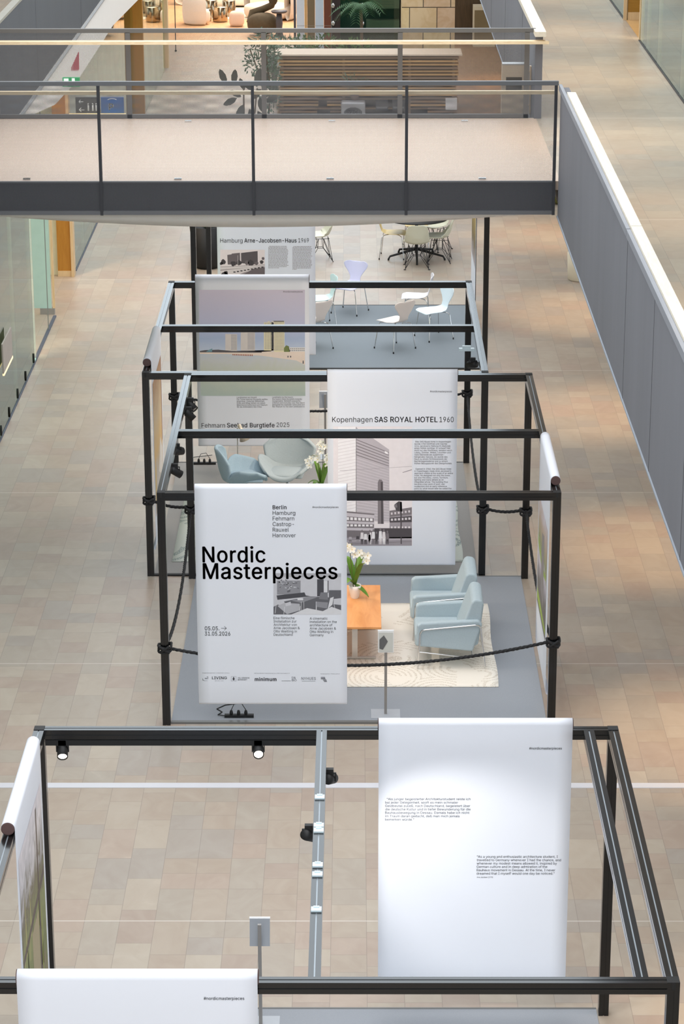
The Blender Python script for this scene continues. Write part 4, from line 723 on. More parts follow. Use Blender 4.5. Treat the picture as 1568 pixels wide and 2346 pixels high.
# --- A front (nearest, bottom of the photo)
B1 = Banner('nearest white banner, cut off at the bottom left of the photo', (-2.115, 14.115, 0), 0, 1.506, r=.05, plane=('y', 14.115))
t = MB(); B1.line(t, '#nordicmasterpieces', 467, 2290.5, 560, 7, .004); t.build('lettering', M_INK, B1.root)
# --- A back right
B2 = Banner('large white quote banner hanging from the back right of the front frame', (.184, 18.10, 0), 0, 1.5, r=.043, plane=('y', 18.10))
t = MB(); B2.line(t, '#nordicmasterpieces', 1213, 1717, 1288, 5.6, .008); t.build('hashtag', M_INK, B2.root)
t = MB(); B2.para(t, ['  “Als junger begeisterter Architekturstudent reiste ich', 'bei jeder Gelegenheit, sooft es mein schmaler', 'Geldbeutel zuließ, nach Deutschland, begeistert über', 'die deutsche Kultur und in tiefer Bewunderung für die', 'Bauhausbewegung in Dessau. Damals habe ich nicht', 'im Traum daran gedacht, daß man mich jemals', 'bemerken würde.”'], 883, 1833, 7.8, 5.2, 3, 1079, 0); t.build('german_quote', M_INK, B2.root)
t = MB(); B2.para(t, ['“As a young and enthusiastic architecture student, I', 'travelled to Germany whenever I had the chance, and', 'whenever my modest means allowed it, inspired by', 'German culture and in deep admiration of the', 'Bauhaus movement in Dessau. At the time, I never', 'dreamed that I myself would one day be noticed.”'], 1093, 1965, 7.7, 5.4, 1, 1286, 0); 
B2.line(t, 'Arne Jacobsen (1970)', 1093, 2011, 1130, 3.2); t.build('english_quote', M_INK, B2.root)
# --- B front: title
B3 = Banner('white title banner reading Nordic Masterpieces, hanging on the armchair frame', (-1.587, 23.905, 0), 0, 1.508, r=.045, plane=('y', 23.905))
t = MB(); B3.line(t, 'Nordic', 464, 1288, 609, 35.5, .015); B3.line(t, 'Masterpieces', 465, 1326, 774, 35.5, .015); t.build('title_lettering', M_INK, B3.root)
t = MB(); B3.line(t, 'Berlin', 625, 1166.5, 657, 9, .014)
for i, (s_, x1) in enumerate((('Hamburg', 677), ('Fehmarn', 674.5), ('Castrop-', 674), ('Rauxel', 662), ('Hannover', 678))): B3.line(t, s_, 625, 1179.3+12.85*i, x1, 9, 0)
B3.line(t, '#nordicmasterpieces', 716, 1164, 776, 4.6, 0); t.build('city_list', M_INK, B3.root)
t = MB(); B3.line(t, '05.05.', 469.5, 1444, 503, 9, .004); B3.line(t, '31.05.2026', 469.5, 1456, 528, 9, .004)
B3.poly(t, [(507, 1438.8), (519, 1438.8), (519, 1439.7), (507, 1439.7)]); B3.poly(t, [(514.5, 1434.5), (519.5, 1439.2), (518.5, 1439.2), (513.8, 1435)]); B3.poly(t, [(513.8, 1443.5), (518.5, 1439.2), (519.5, 1439.2), (514.5, 1444)])
t.build('date_lettering', M_INK, B3.root)
t = MB(); B3.para(t, ['Eine filmische', 'Installation zur', 'Architektur von', 'Arne Jacobsen &', 'Otto Weitling in', 'Deutschland'], 627, 1418.5, 7.6, 5.6, 3, 687, 0); t.build('german_description', M_INK, B3.root); t = MB()
B3.para(t, ['A cinematic', 'installation on the', 'architecture of', 'Arne Jacobsen &', 'Otto Weitling in', 'Germany'], 710, 1419.5, 7.6, 5.6, 1, 772, 0); t.build('english_description', M_INK, B3.root)
t = MB()
B3.line(t, 'Kooperationspartner / Cooperation partners', 464, 1542.3, 526, 1.6); B3.line(t, 'Mit freundlicher Unterstützung von / With kind support of', 583, 1543.2, 664, 1.6); B3.line(t, 'Medienpartner / Media partner', 735, 1544.4, 779, 1.6)
B3.line(t, 'LIVING', 486, 1556, 520, 6.2, .012); B3.line(t, 'B E R L I N', 493, 1560.5, 512, 1.5)
for q in ((464.3, 1554, 465.2, 1558.5), (464.3, 1557.8, 468, 1558.6), (469.5, 1553, 475, 1553.8), (469.5, 1555, 475, 1555.7), (476.2, 1550, 477, 1556), (474, 1550, 477, 1550.8), (467, 1559.4, 476, 1559.8)): B3.rect(t, *q)
B3.rect(t, 530, 1549.5, 530.4, 1560.5); B3.rect(t, 541, 1549.5, 541.4, 1560.5); B3.rect(t, 530, 1549.5, 541.4, 1549.9); B3.rect(t, 530, 1560.1, 541.4, 1560.5)
B3.poly(t, [(533.2, 1554), (535.6, 1550), (538, 1554), (537.4, 1558.5), (533.8, 1558.5)])
B3.line(t, 'KGL. DÄNISCHE', 545.5, 1554.4, 572, 2.8, .012); B3.line(t, 'BOTSCHAFT', 545.5, 1558.6, 566.5, 2.8, .012)
B3.line(t, 'minimum', 584, 1560, 634, 8, .026); B3.line(t, 'D&', 669, 1554.8, 678, 4.6); B3.line(t, 'BO', 669, 1560.6, 680, 4.6); B3.rect(t, 645.5, 1559.4, 667, 1560.2)
B3.line(t, 'NYHUES', 691, 1557.5, 724, 6.2, -.008); B3.rect(t, 692, 1560.3, 723, 1560.9)
for k in range(6): B3.rect(t, 735.5+(1.5*k if k > 2 else 0), 1551+2*k, 745+(2 if k > 2 else 0)+k*.5, 1552.2+2*k)
t.build('sponsor_marks', mat('dark_grey_ink', (78, 78, 84), .7), B3.root)
G = greys((176, 176, 182), (96, 96, 102), (140, 140, 146), (198, 198, 204), (70, 70, 76), (214, 214, 218), (120, 120, 126))
p = MB(); R = lambda *q, **k: B3.rect(p, *q, **k); Q = lambda pts, layer, mi: B3.poly(p, pts, layer, mi)
R(627, 1313, 782, 1407.5, layer=0, mi=3)
Q([(627, 1313), (782, 1314), (782, 1322), (627, 1322)], 1, 0)
R(635, 1330, 689, 1362, layer=1, mi=2)
for k in range(34):
    x = random.uniform(636, 684); y = random.uniform(1325, 1358); w_ = random.uniform(2, 8); Q([(x, y), (x+w_, y-random.uniform(-3, 4)), (x+w_-.6, y+2), (x+.5, y+2.6)], 2, random.choice((0, 6, 3, 1)))
R(727, 1327, 742, 1366, layer=1, mi=4); R(751, 1330, 753, 1358, layer=2, mi=4); R(743, 1331, 751, 1357, layer=1, mi=5); R(754, 1352, 782, 1370, layer=1, mi=1)
Q([(627, 1390), (650, 1378), (712, 1366), (782, 1370), (782, 1407.5), (627, 1407.5)], 2, 1)
Q([(668, 1407.5), (704, 1393), (740, 1400), (760, 1390), (782, 1398), (782, 1407.5)], 3, 5)
Q([(634, 1364), (698, 1357), (701, 1364), (712, 1366), (636, 1374)], 3, 4)
Q([(632, 1374), (645, 1374), (652, 1379), (656, 1389), (636, 1385)], 4, 3); Q([(652, 1381), (687, 1383), (688, 1398), (658, 1407), (636, 1388)], 5, 0); Q([(654, 1382), (666, 1378), (668, 1386), (655, 1389)], 6, 3)
Q([(668, 1376), (712, 1366), (728, 1368), (690, 1381)], 4, 2); R(682, 1370, 695, 1375, layer=5, mi=5)
for x in (690, 696, 725): Q([(x, 1378), (x+.9, 1378), (x+1.2, 1400), (x+.5, 1400)], 5, 5)
Q([(735, 1357), (751, 1357), (752, 1374), (731, 1372)], 5, 6); Q([(724, 1378), (752, 1380), (750, 1394), (726, 1390)], 6, 2); Q([(751, 1395), (757, 1370), (765, 1367), (762, 1385)], 6, 5)
Q([(765, 1372), (782, 1370), (782, 1386), (764, 1384)], 6, 3)
for x0, y0, x1, y1 in ((633, 1384, 630, 1405), (652, 1390, 650, 1407), (688, 1388, 687, 1399), (765, 1384, 768, 1396), (724, 1378, 724, 1397)): Q([(x0, y0), (x0+1, y0), (x1+1, y1), (x1, y1)], 7, 5)
p.build('interior_photograph', G, B3.root)
# --- B back: Kopenhagen
B4 = Banner('white Kopenhagen hotel banner hanging at the back of the armchair frame', (-.316, 28.235, 0), 0, 1.50, zb=.17, r=.035, plane=('y', 28.235), top=2.49)
t = MB(); B4.line(t, 'Kopenhagen', 761.5, 967, 854, 12, -.004); B4.line(t, 'SAS ROYAL HOTEL', 858.5, 967, 1003, 12, .012); B4.line(t, '1960', 1007.5, 967, 1040, 12, -.004); t.build('heading', M_INK, B4.root)
t = MB(); B4.line(t, '#nordicmasterpieces', 985.5, 898.7, 1036, 4.2); t.build('hashtag', M_INKS, B4.root); t = MB()
B4.para(t, ['  Das SAS Royal Hotel in Kopenhagen', 'wurde 1960 eröffnet und machte', 'Arne Jacobsens Haltung im Maßstab', 'eines Hotels sichtbar. Er entwarf hier', 'nicht nur das Hochhaus, sondern auch', 'Lobby, Zimmer, Möbel, Leuchten und', 'viele Elemente als zusammen-', 'hängendes Ganzes. So wurde das', 'Haus zu einem Schlüsselwerk der', 'Nachkriegsmoderne und zu einem', 'frühen Bezugspunkt des Designhotels.'], 950, 1013.5, 4.98, 3.7, 4, 1036, 0); t.build('german_column', M_INKS, B4.root); t = MB()
B4.para(t, ['  Opened in 1960, the SAS Royal Hotel', 'in Copenhagen made Arne Jacobsen’s', 'approach visible at the scale of an entire', 'hotel. He designed not only the tower,', 'but also the lobby, rooms, furniture,', 'lighting and many details as an', 'integrated whole. The building thus', 'became a key work of post-war', 'modernism and an early reference', 'point for what would later be called the', 'design hotel.'], 950, 1076, 4.98, 3.7, 2, 1038.5, 0); t.build('english_column', M_INKS, B4.root)
G = greys((236, 228, 230), (218, 210, 214), (190, 182, 188), (128, 120, 124), (80, 74, 78), (244, 240, 242), (160, 152, 158), (206, 198, 204))
p = MB(); R = lambda *q, **k: B4.rect(p, *q, **k); Q = lambda pts, layer, mi: B4.poly(p, pts, layer, mi)
R(764, 977, 945, 1250, layer=0, mi=0)
Q([(775, 978), (817, 978), (817, 1190), (775, 1190)], 1, 5)
for k in range(26): Q([(775, 1000+7.4*k), (817, 992+7.4*k), (817, 992.9+7.4*k), (775, 1001+7.4*k)], 2, 1)
Q([(816, 978), (830, 990), (852, 1002), (892, 1030), (893, 1195), (816, 1190)], 1, 2)
for k in range(27):
    f = k/26; Q([(817, 1006+7*k), (891.5, 1036+7*k-f*22), (891.5, 1037.6+7*k-f*22), (817, 1008+7*k)], 2, 7 if k > 5 else 3)
Q([(882, 1033), (889, 1036), (889, 1041), (882, 1038)], 3, 5)
Q([(866, 1105), (869, 1098), (875, 1099), (878, 1104), (880, 1200), (866, 1200)], 3, 3); Q([(873, 1104), (877, 1104), (878, 1200), (874, 1200)], 4, 4)
Q([(922, 1082), (944, 1075), (944, 1077), (924, 1083)], 2, 6)
Q([(779, 1078), (944, 1068), (944, 1068.6), (779, 1078.7)], 4, 6)
Q([(764, 1168), (858, 1178), (858, 1225), (764, 1225)], 3, 7); Q([(764, 1168), (858, 1177), (858, 1180), (764, 1172)], 4, 3)
Q([(764, 1181), (857, 1187), (857, 1196), (764, 1192)], 4, 3); Q([(764, 1198), (857, 1201), (857, 1210), (764, 1208)], 4, 3)
for k in range(10): Q([(767+9*k, 1183+.5*k), (773+9*k, 1183.4+.5*k), (773+9*k, 1190+.4*k), (767+9*k, 1189.6+.4*k)], 5, 5); Q([(767+9*k, 1200+.2*k), (773+9*k, 1200+.2*k), (773+9*k, 1206), (767+9*k, 1206)], 5, 5)
Q([(764, 1214), (858, 1216), (858, 1236), (764, 1234)], 4, 3)
Q([(893, 1170), (944, 1162), (944, 1232), (893, 1232)], 3, 6); Q([(893, 1170), (944, 1162), (944, 1178), (893, 1184)], 4, 3); Q([(893, 1186), (944, 1182), (944, 1196), (893, 1197)], 4, 4); Q([(858, 1210), (944, 1210), (944, 1233), (858, 1233)], 5, 4)
for k in range(6): R(896+8*k, 1174-k, 900+8*k, 1179-k, layer=5, mi=1); R(896+8*k, 1188-.5*k, 901+8*k, 1193-.5*k, layer=5, mi=1); R(896+8*k, 1206, 900+8*k, 1210, layer=6, mi=0)
Q([(764, 1232), (944, 1230), (944, 1250), (764, 1250)], 5, 6); Q([(764, 1240), (944, 1234), (944, 1235.5), (764, 1241.5)], 6, 7); Q([(764, 1247), (944, 1240), (944, 1241), (764, 1248)], 6, 3)
Q([(917.5, 1150), (921, 1150), (921, 1246), (918.5, 1246)], 7, 4); Q([(904, 1156), (914, 1148), (921, 1150), (922, 1172), (908, 1170)], 7, 4); Q([(903, 1158), (909, 1154), (911, 1162), (905, 1163)], 8, 3)
for (x, h_, c1, c2) in ((784, 20, 6, 5), (803, 14, 2, 3), (830, 34, 0, 4), (838, 30, 5, 4), (848, 34, 0, 0), (856, 36, 5, 3), (863, 30, 4, 4), (872, 38, 5, 0), (880, 36, 0, 5), (888, 32, 3, 4), (846, 28, 1, 6), (820, 16, 4, 6)):
    yb = 1247-(0 if h_ > 25 else 6); Q([(x-3, yb-h_*.80), (x+3, yb-h_*.80), (x+4, yb-h_*.36), (x-4, yb-h_*.36)], 8, c1)
    Q([(x-3, yb-h_*.36), (x+3, yb-h_*.36), (x+2.4, yb), (x+.6, yb), (x, yb-h_*.3), (x-1, yb), (x-2.4, yb)], 8, c2)
    Q([(x-1.7, yb-h_*.82), (x-1.9, yb-h_*.93), (x, yb-h_), (x+1.9, yb-h_*.93), (x+1.7, yb-h_*.82)], 9, 3)
p.build('hotel_photograph', G, B4.root)
# --- C back: Fehmarn
B5 = Banner('white banner with a beach and tower block photograph, behind the swan chairs', (-2.103, 32.735, 0), 0, 1.5, r=.048, plane=('y', 32.735))
t = MB(); B5.line(t, 'Fehmarn', 462, 979.5, 516, 10, -.004); B5.line(t, 'Seebad Burgtiefe', 520.5, 979, 629.5, 10, .012); B5.line(t, '2025', 634, 978, 663.5, 10, -.004); t.build('heading', M_INK, B5.root)
t = MB(); B5.para(t, ['Landmarken am Strand:', 'Die Türme machen Burgtiefe weithin', 'erkennbar. Zwischen Beliebtheit,', 'Kritik und Alltag stehen sie neben', 'Meerwasserwellenbad und Vitarium', 'für die Ambivalenz des Ortes.'], 542.7, 912, 4.32, 3.3, 1, 613.5, 0); t.build('german_column', M_INKS, B5.root); t = MB()
B5.para(t, ['Landmarks by the beach:', 'the towers make Burgtiefe instantly', 'recognisable. Between popularity,', 'criticism and everyday use, they stand', 'alongside the seawater wave pool and', 'the Vitarium for the site’s ambivalence.'], 624, 911.5, 4.32, 3.3, 3, 698, 0); t.build('english_column', M_INKS, B5.root); t = MB(); B5.line(t, '#nordicmasterpieces', 649, 670, 694, 3.8); t.build('hashtag', M_INKS, B5.root)
zt = B5.loc(500, 664)[1]; zm = B5.loc(500, 806)[1]; zbm = B5.loc(500, 907)[1]
SKY = gradient_print('printed_sky', [(0, (200, 210, 228)), (.22, (172, 188, 218)), (.45, (194, 196, 222)), (1, (208, 200, 216))], 2, zm, zt, .10)
SEA = gradient_print('printed_sea', [(0, (178, 192, 184)), (.5, (200, 204, 188)), (.8, (206, 208, 208)), (1, (196, 206, 220))], 2, zbm, zm, .35)
G = [SKY, SEA]+greys((240, 222, 208), (220, 212, 208), (238, 228, 190), (140, 142, 152), (120, 132, 78), (236, 232, 228), (180, 110, 80), (96, 92, 96), (120, 160, 172))
p = MB(); R = lambda *q, **k: B5.rect(p, *q, **k); Q = lambda pts, layer, mi: B5.poly(p, pts, layer, mi)
R(456.5, 664, 699, 806, layer=0, mi=0); Q([(458.5, 806), (699, 800), (700, 907), (460, 907)], 0, 1)
Q([(458, 804), (530, 806), (600, 806), (699, 800), (699, 836), (680, 826), (600, 815), (520, 811), (458, 811)], 2, 2)
Q([(458, 804), (470, 802), (500, 801), (530, 804), (600, 806), (600, 808), (458, 807)], 3, 9)
def tower(x0, x1, xs_, y0, y1, c1, c2, nx, ny):
    R(x0, y0, xs_, y1, layer=3, mi=c1); R(xs_, y0+.5, x1, y1, layer=3, mi=c2)
    for j in range(ny):
        y = y0+2+(y1-y0-4)*j/ny
        for i in range(nx):
            x = xs_+1+(x1-xs_-1.5)*i/nx; R(x, y, x+(x1-xs_)/nx*.6, y+(y1-y0)/ny*.45, layer=4, mi=5)
tower(516.5, 543.5, 529, 765, 804, 3, 3, 5, 13); tower(552, 584.5, 567, 752, 803.5, 3, 3, 5, 16); tower(605, 627, 606, 738, 803, 4, 4, 5, 22); tower(622, 652, 628, 735.5, 806, 3, 4, 7, 24)
Q([(612, 738), (618, 735), (618, 738)], 4, 4); R(627, 735, 651, 737, layer=5, mi=9)
Q([(651, 806), (651, 797), (656, 791), (662, 793), (665, 806)], 4, 6); R(663, 796, 699, 805.5, layer=4, mi=7)
for k in range(8): R(665+4.3*k, 798, 668+4.3*k, 800, layer=5, mi=5); R(665+4.3*k, 802, 668+4.3*k, 804, layer=5, mi=5)
Q([(472, 806), (480, 801), (487, 798), (486, 806)], 4, 10)
for k in range(12): R(533+4*k, 811+.1*k, 535.4+4*k, 814+.15*k, layer=5, mi=8)
for x in (659, 665): R(x, 815, x+2.5, 819, layer=5, mi=9)
Q([(694, 826), (696, 826), (696.5, 833), (693.5, 833)], 5, 9)
p.build('beach_photograph', G, B5.root)
# --- D front: Hamburg
B6 = Banner('white banner with a grey office block photograph, partly below the footbridge', (-2.06, 37.385, 0), 0, 1.47, r=.045, plane=('y', 37.385))
t = MB(); B6.line(t, 'Hamburg', 505, 555.8, 556, 9.6, -.004); B6.line(t, 'Arne-Jacobsen-Haus', 560, 555.6, 680, 9.6, .012); B6.line(t, '1969', 684, 555.3, 708, 9.6, -.004); t.build('heading', M_INK, B6.root)
for cx0, cx1, n, y0 in ((615, 661.5, 19, 563.5), (670.5, 716, 20, 564)):
    t = MB()
    for k in range(n):
        x = cx0+(2 if k == 0 else 0); e = cx1-random.uniform(0, 4) if k < n-1 else cx0+26-16*(cx0 > 650)
        while x < e-1:
            wl = random.uniform(1.5, 6); x2 = min(x+wl, e); B6.rect(t, x, y0+2.75*k, x2, y0+2.75*k+1.2); x = x2+.8
    t.build('small_print_column', M_INK2, B6.root)

G = greys((232, 220, 218), (108, 98, 100), (90, 82, 84), (150, 138, 138), (216, 206, 204), (70, 64, 66))
p = MB(); R = lambda *q, **k: B6.rect(p, *q, **k); Q = lambda pts, layer, mi: B6.poly(p, pts, layer, mi)
R(505, 572, 607, 650, layer=0, mi=0)
Q([(521, 584), (531, 582.5), (531, 581), (550, 579), (550.5, 606), (522, 606)], 1, 1); Q([(552.5, 579.5), (590.5, 575), (591, 606), (553, 603)], 1, 2)
Q([(505, 611), (607, 606), (607, 650), (505, 650)], 2, 3); Q([(505, 612), (607, 607), (607, 610), (505, 618)], 3, 4); Q([(505, 620), (570, 613), (607, 611), (607, 613), (560, 624), (540, 632), (505, 634)], 3, 4)
Q([(552, 632), (580, 616), (607, 612), (607, 650), (552, 650)], 4, 1)
for (x, y, r_) in ((512, 600, 7), (507, 604, 4), (535, 604, 7), (548, 602, 7), (575, 602, 8), (566, 602, 6), (600, 600, 5), (603, 592, 4), (518, 625, 5), (515, 630, 9), (588, 603, 5)):
    Q([(x+r_*cos(a_)*random.uniform(.7, 1), y+r_*sin(a_)*random.uniform(.7, 1)) for a_ in [2*pi*i/11 for i in range(11)]], 5, random.choice((1, 5, 5)))
for k in range(9): R(535+8*k, 622-1.4*k, 540+8*k, 624.5-1.4*k, layer=6, mi=5)
R(545, 585, 545.7, 608, layer=6, mi=4)
p.build('office_photograph', G, B6.root)
# --- side banners
B7 = Banner('white banner with a garden photograph on the left side of the front frame', (-2.397, 16.27, 0), pi/2, 1.5, zb=.24, r=.05, plane=('x', -2.397))
GRN = gradient_print('printed_garden', [(0, (150, 122, 104)), (.25, (120, 124, 84)), (.5, (142, 146, 100)), (.66, (120, 112, 92)), (.8, (190, 186, 188)), (1, (226, 220, 224))], 2, .45, 2.3, .5)
p = MB().add([(.09, -.0017, .45), (1.41, -.0017, .45), (1.41, -.0017, 2.26), (.09, -.0017, 2.26)], [(0, 1, 2, 3)])
for k in range(26):
    x = random.uniform(.12, 1.2); z = random.uniform(.5, 1.4); p.add([(x, -.002, z), (x+.03+.05*random.random(), -.002, z), (x+.1*random.random(), -.002, z+random.uniform(.15, .6))], [(0, 1, 2)], random.choice((1, 2, 3)))
p.add([(1.02, -.002, .7), (1.12, -.002, .7), (1.10, -.002, 2.2), (1.04, -.002, 2.2)], [(0, 1, 2, 3)], 4); p.add([(.1, -.0021, 1.38), (1.4, -.0021, 1.5), (1.4, -.0021, 1.58), (.1, -.0021, 1.44)], [(0, 1, 2, 3)], 4); p.add([(.62, -.0021, .8), (1.0, -.0021, .8), (1.0, -.0021, 1.4), (.62, -.0021, 1.38)], [(0, 1, 2, 3)], 5)
p.build('garden_photograph', [GRN]+greys((156, 160, 92), (96, 100, 70), (180, 172, 120), (104, 92, 84), (172, 158, 128)), B7.root)
B8 = Banner('white banner with a warm brown interior photograph, left side of the swan chair frame', (-2.368, 28.60, 0), pi/2, 1.5, zb=.24, r=.05, plane=('x', -2.368))
WRM = gradient_print('printed_interior', [(0, (206, 196, 186)), (.3, (196, 186, 176)), (.45, (214, 178, 120)), (.7, (206, 184, 150)), (1, (178, 140, 108))], 2, .6, 2.2, .35)
p = MB().add([(.09, -.0017, .62), (1.41, -.0017, .62), (1.41, -.0017, 2.26), (.09, -.0017, 2.26)], [(0, 1, 2, 3)])
p.add([(.7, -.002, 1.0), (1.2, -.002, .8), (1.3, -.002, 1.1), (1.0, -.002, 1.35)], [(0, 1, 2, 3)], 1); p.add([(1.28, -.002, 1.2), (1.40, -.002, 1.2), (1.4, -.002, 2.25), (1.28, -.002, 2.25)], [(0, 1, 2, 3)], 2); p.add([(.15, -.002, .75), (.35, -.002, .75), (.35, -.002, 1.2), (.15, -.002, 1.2)], [(0, 1, 2, 3)], 3)
p.build('interior_photograph', [WRM]+greys((222, 214, 206), (152, 120, 100), (214, 186, 130)), B8.root)
B9 = Banner('white banner with a green and grey photograph, right side of the armchair frame', (1.955, 25.67, 0), -pi/2, 1.5, zb=.24, r=.05, plane=('x', 1.955))
GG = gradient_print('printed_landscape', [(0, (126, 118, 112)), (.35, (120, 114, 108)), (.5, (206, 198, 208)), (.62, (150, 156, 110)), (.8, (190, 168, 146)), (1, (214, 206, 214))], 2, .6, 2.0, .3)
p = MB().add([(.09, -.0017, .75), (1.3, -.0017, .75), (1.3, -.0017, 1.95), (.09, -.0017, 1.95)], [(0, 1, 2, 3)])
p.add([(.12, -.002, 1.42), (.7, -.002, 1.30), (1.2, -.002, 1.36), (1.2, -.002, 1.42), (.7, -.002, 1.38), (.12, -.002, 1.52)], [(0, 1, 2, 3, 4, 5)], 1); p.add([(.12, -.002, .80), (1.28, -.002, .80), (1.28, -.002, .86), (.12, -.002, .92)], [(0, 1, 2, 3)], 1)
p.add([(.55, -.0021, 1.05), (.95, -.0021, .98), (.9, -.0021, 1.75), (.62, -.0021, 1.7)], [(0, 1, 2, 3)], 2)
p.build('landscape_photograph', [GG]+greys((162, 184, 84), (150, 142, 140)), B9.root)
B10 = Banner('white side banner with an ochre and dark photograph at the right of the farthest frame', (1.925, 41.2, 0), -pi/2, 1.5, zb=.24, r=.05, plane=('x', 1.925))
OC = gradient_print('printed_ochre', [(0, (196, 190, 200)), (.35, (120, 104, 70)), (.7, (176, 150, 84)), (1, (212, 200, 190))], 2, .9, 2.2, .4)
MB().add([(.09, -.0017, 1.0), (1.41, -.0017, 1.0), (1.41, -.0017, 2.2), (.09, -.0017, 2.2)], [(0, 1, 2, 3)]).build('ochre_photograph', OC, B10.root)

# ------------------------------------------------------------------ sign stands
def sign_stand(loc, rz, label, front):
    r = empty('sign_stand', loc, label, 'sign stand', 'slim information stands', rz)
    MB().box(-.014, -.012, .004, .014, .012, .89 if not front else .70).build('stand_post', mat('satin_grey_steel', (150, 146, 142), .4, .4), r)
    MB().box(-.15, -.12, 0, .15, .12, .005).build('base_plate', mat('grey_base_plate', (168, 172, 178), .35), r)
    pn = MB(); dz = .20; dy = .10
    y0 = -.02 if front else .014
    pn.add([(-.08, y0, .69), (.08, y0, .69), (.08, y0+.07, .90), (-.08, y0+.07, .90), (-.08, y0+.012, .688), (.08, y0+.012, .688), (.08, y0+.082, .898), (-.08, y0+.082, .898)], [(0, 1, 2, 3), (5, 4, 7, 6), (0, 4, 5, 1), (3, 2, 6, 7), (0, 3, 7, 4), (1, 5, 6, 2)])
    pb = pn.build('sign_panel', mat('grey_sign_panel', (150, 154, 160), .5) if not front else mat('white_sign_panel', (222, 220, 216), .5), r)
    MB().box(-.082, y0+.068, .896, .082, y0+.086, .906).build('top_strip', mat('white_plastic', (246, 246, 248), .4), r)
    if front:
        q = MB().add([(-.072, y0-.0015+.002, .70), (.072, y0-.0015+.002, .70), (.072, y0+.062, .885), (-.072, y0+.062, .885)], [(0, 1, 2, 3)])
        q.add([(-.065, y0+.009, .73), (-.03, y0+.004, .72), (.02, y0+.03, .80), (-.02, y0+.05, .86), (-.065, y0+.035, .82)], [(0, 1, 2, 3, 4)], 1)
        q.v = [(x, y-.003, z) for x, y, z in q.v]
        q.build('panel_picture', greys((186, 184, 176), (86, 84, 84)), r)
    return r
sign_stand((.317, 24.2, .012), 0, 'slim stand with a small picture panel in front of the armchairs', True)
sign_stand((-.753, 17.96, .012), 0, 'slim stand with a blank grey panel back, right of the nearest banner', False)
sign_stand((-.40, 33.02, 0), 0, 'slim stand with a grey panel back, far behind the swan chairs', False)
# cables and power strips
def strip(loc, rz, label):
    r = empty('power_strip', loc, label, 'power strip', 'black power strips on the carpets', rz)
    MB().box(-.15, -.022, 0, .15, .022, .03).build('strip_body', M_BLACKCAP, r)
    for k in range(3): MB().lathe([(.016, 0), (.018, .02), (.012, .045), (.0, .05)], (-.08+.075*k, 0, .03), 10).build('plug', M_BLACKCAP, r)
    pts = [(-.15, 0, .015), (-.22, .04, .01), (-.18, .12, .006), (-.24, .2, .006), (-.16, .30, .006), (0, .36, .006), (.1, .4, .006)]
    pts2 = []
    for i in range(len(pts)-1):
        for j in range(5): pts2.append(Vector(pts[i]).lerp(Vector(pts[i+1]), j/5))
    MB().tube(pts2, .005, 6).build('cable', M_BLACKCAP, r)
    MB().tube([(-.08, 0, .08), (-.05, .02, .14), (.02, .03, .15), (.07, 0, .08)], .004, 6).build('cable', M_BLACKCAP, r)
strip((-1.19, 24.12, .012), 0, 'black power strip with cable on the carpet below the title banner')
strip((-2.02, 32.66, .012), 0, 'black power strip at the back left corner of the swan chair carpet')

# ================================================================== FURNITURE: armchairs, table, rug, orchids
def dotted_rug(name, c, dot, scale, c_hi=None):
    m = bpy.data.materials.new(name); m.use_nodes = True; nt = m.node_tree; N, L = nt.nodes, nt.links
    b = N['Principled BSDF']; b.inputs['Roughness'].default_value = .95; b.inputs['Specular IOR Level'].default_value = .1
    tc = N.new('ShaderNodeTexCoord'); w_ = N.new('ShaderNodeTexWave'); w_.wave_type = 'RINGS'; w_.rings_direction = 'SPHERICAL'; w_.inputs['Scale'].default_value = scale; w_.inputs['Distortion'].default_value = 1.2; w_.inputs['Detail Scale'].default_value = .6
    vo = N.new('ShaderNodeTexVoronoi'); vo.inputs['Scale'].default_value = 1.15; vo.feature = 'F1'
    no = N.new('ShaderNodeTexNoise'); no.inputs['Scale'].default_value = 90
    no2 = N.new('ShaderNodeTexNoise'); no2.inputs['Scale'].default_value = 1.5
    sub = N.new('ShaderNodeVectorMath'); sub.operation = 'SUBTRACT'
    L.new(tc.outputs['Object'], vo.inputs['Vector']); L.new(tc.outputs['Object'], sub.inputs[0]); L.new(vo.outputs['Position'], sub.inputs[1])
    L.new(sub.outputs[0], w_.inputs['Vector']); L.new(tc.outputs['Object'], no.inputs['Vector']); L.new(tc.outputs['Object'], no2.inputs['Vector'])
    M = lambda op, a_, b_=None: math_node(nt, op, a_, b_)
    f = M('MULTIPLY', M('GREATER_THAN', w_.outputs[1], .6), M('GREATER_THAN', no.outputs[0], .5)); f = M('MULTIPLY', f, M('GREATER_THAN', no2.outputs[0], .47))
    mx = N.new('ShaderNodeMix'); mx.data_type = 'RGBA'; L.new(f, mx.inputs[0]); mx.inputs[6].default_value = lin(c); mx.inputs[7].default_value = lin(dot)
    L.new(mx.outputs[2], b.inputs['Base Color']); return m
def wavy_rug(name, label, x0, x1, y0, y1, m):
    def fn(u, v):
        return (x0+(x1-x0)*u+(.012*sin(v*9) if u > .98 else 0)+(.04*v if u > .98 else 0)*0, y0+(y1-y0)*v, .022+.004*sin(u*11)*sin(v*7))
    o = MB().grid(fn, 30, 30).build(name, m); mod(o, solid=.008, off=-1)
    return tag(o, label, 'rug')
wavy_rug('rug', 'cream rug with dotted rings under the two blue armchairs', -1.55, 1.52, 24.91, 27.38, dotted_rug('cream_dotted_rug', (232, 224, 212), (204, 192, 176), 6))
wavy_rug('rug', 'mottled grey-green rug under the swan chairs', -2.2, 1.3, 28.80, 31.1, dotted_rug('mottled_grey_rug', (196, 200, 192), (120, 134, 134), 3))

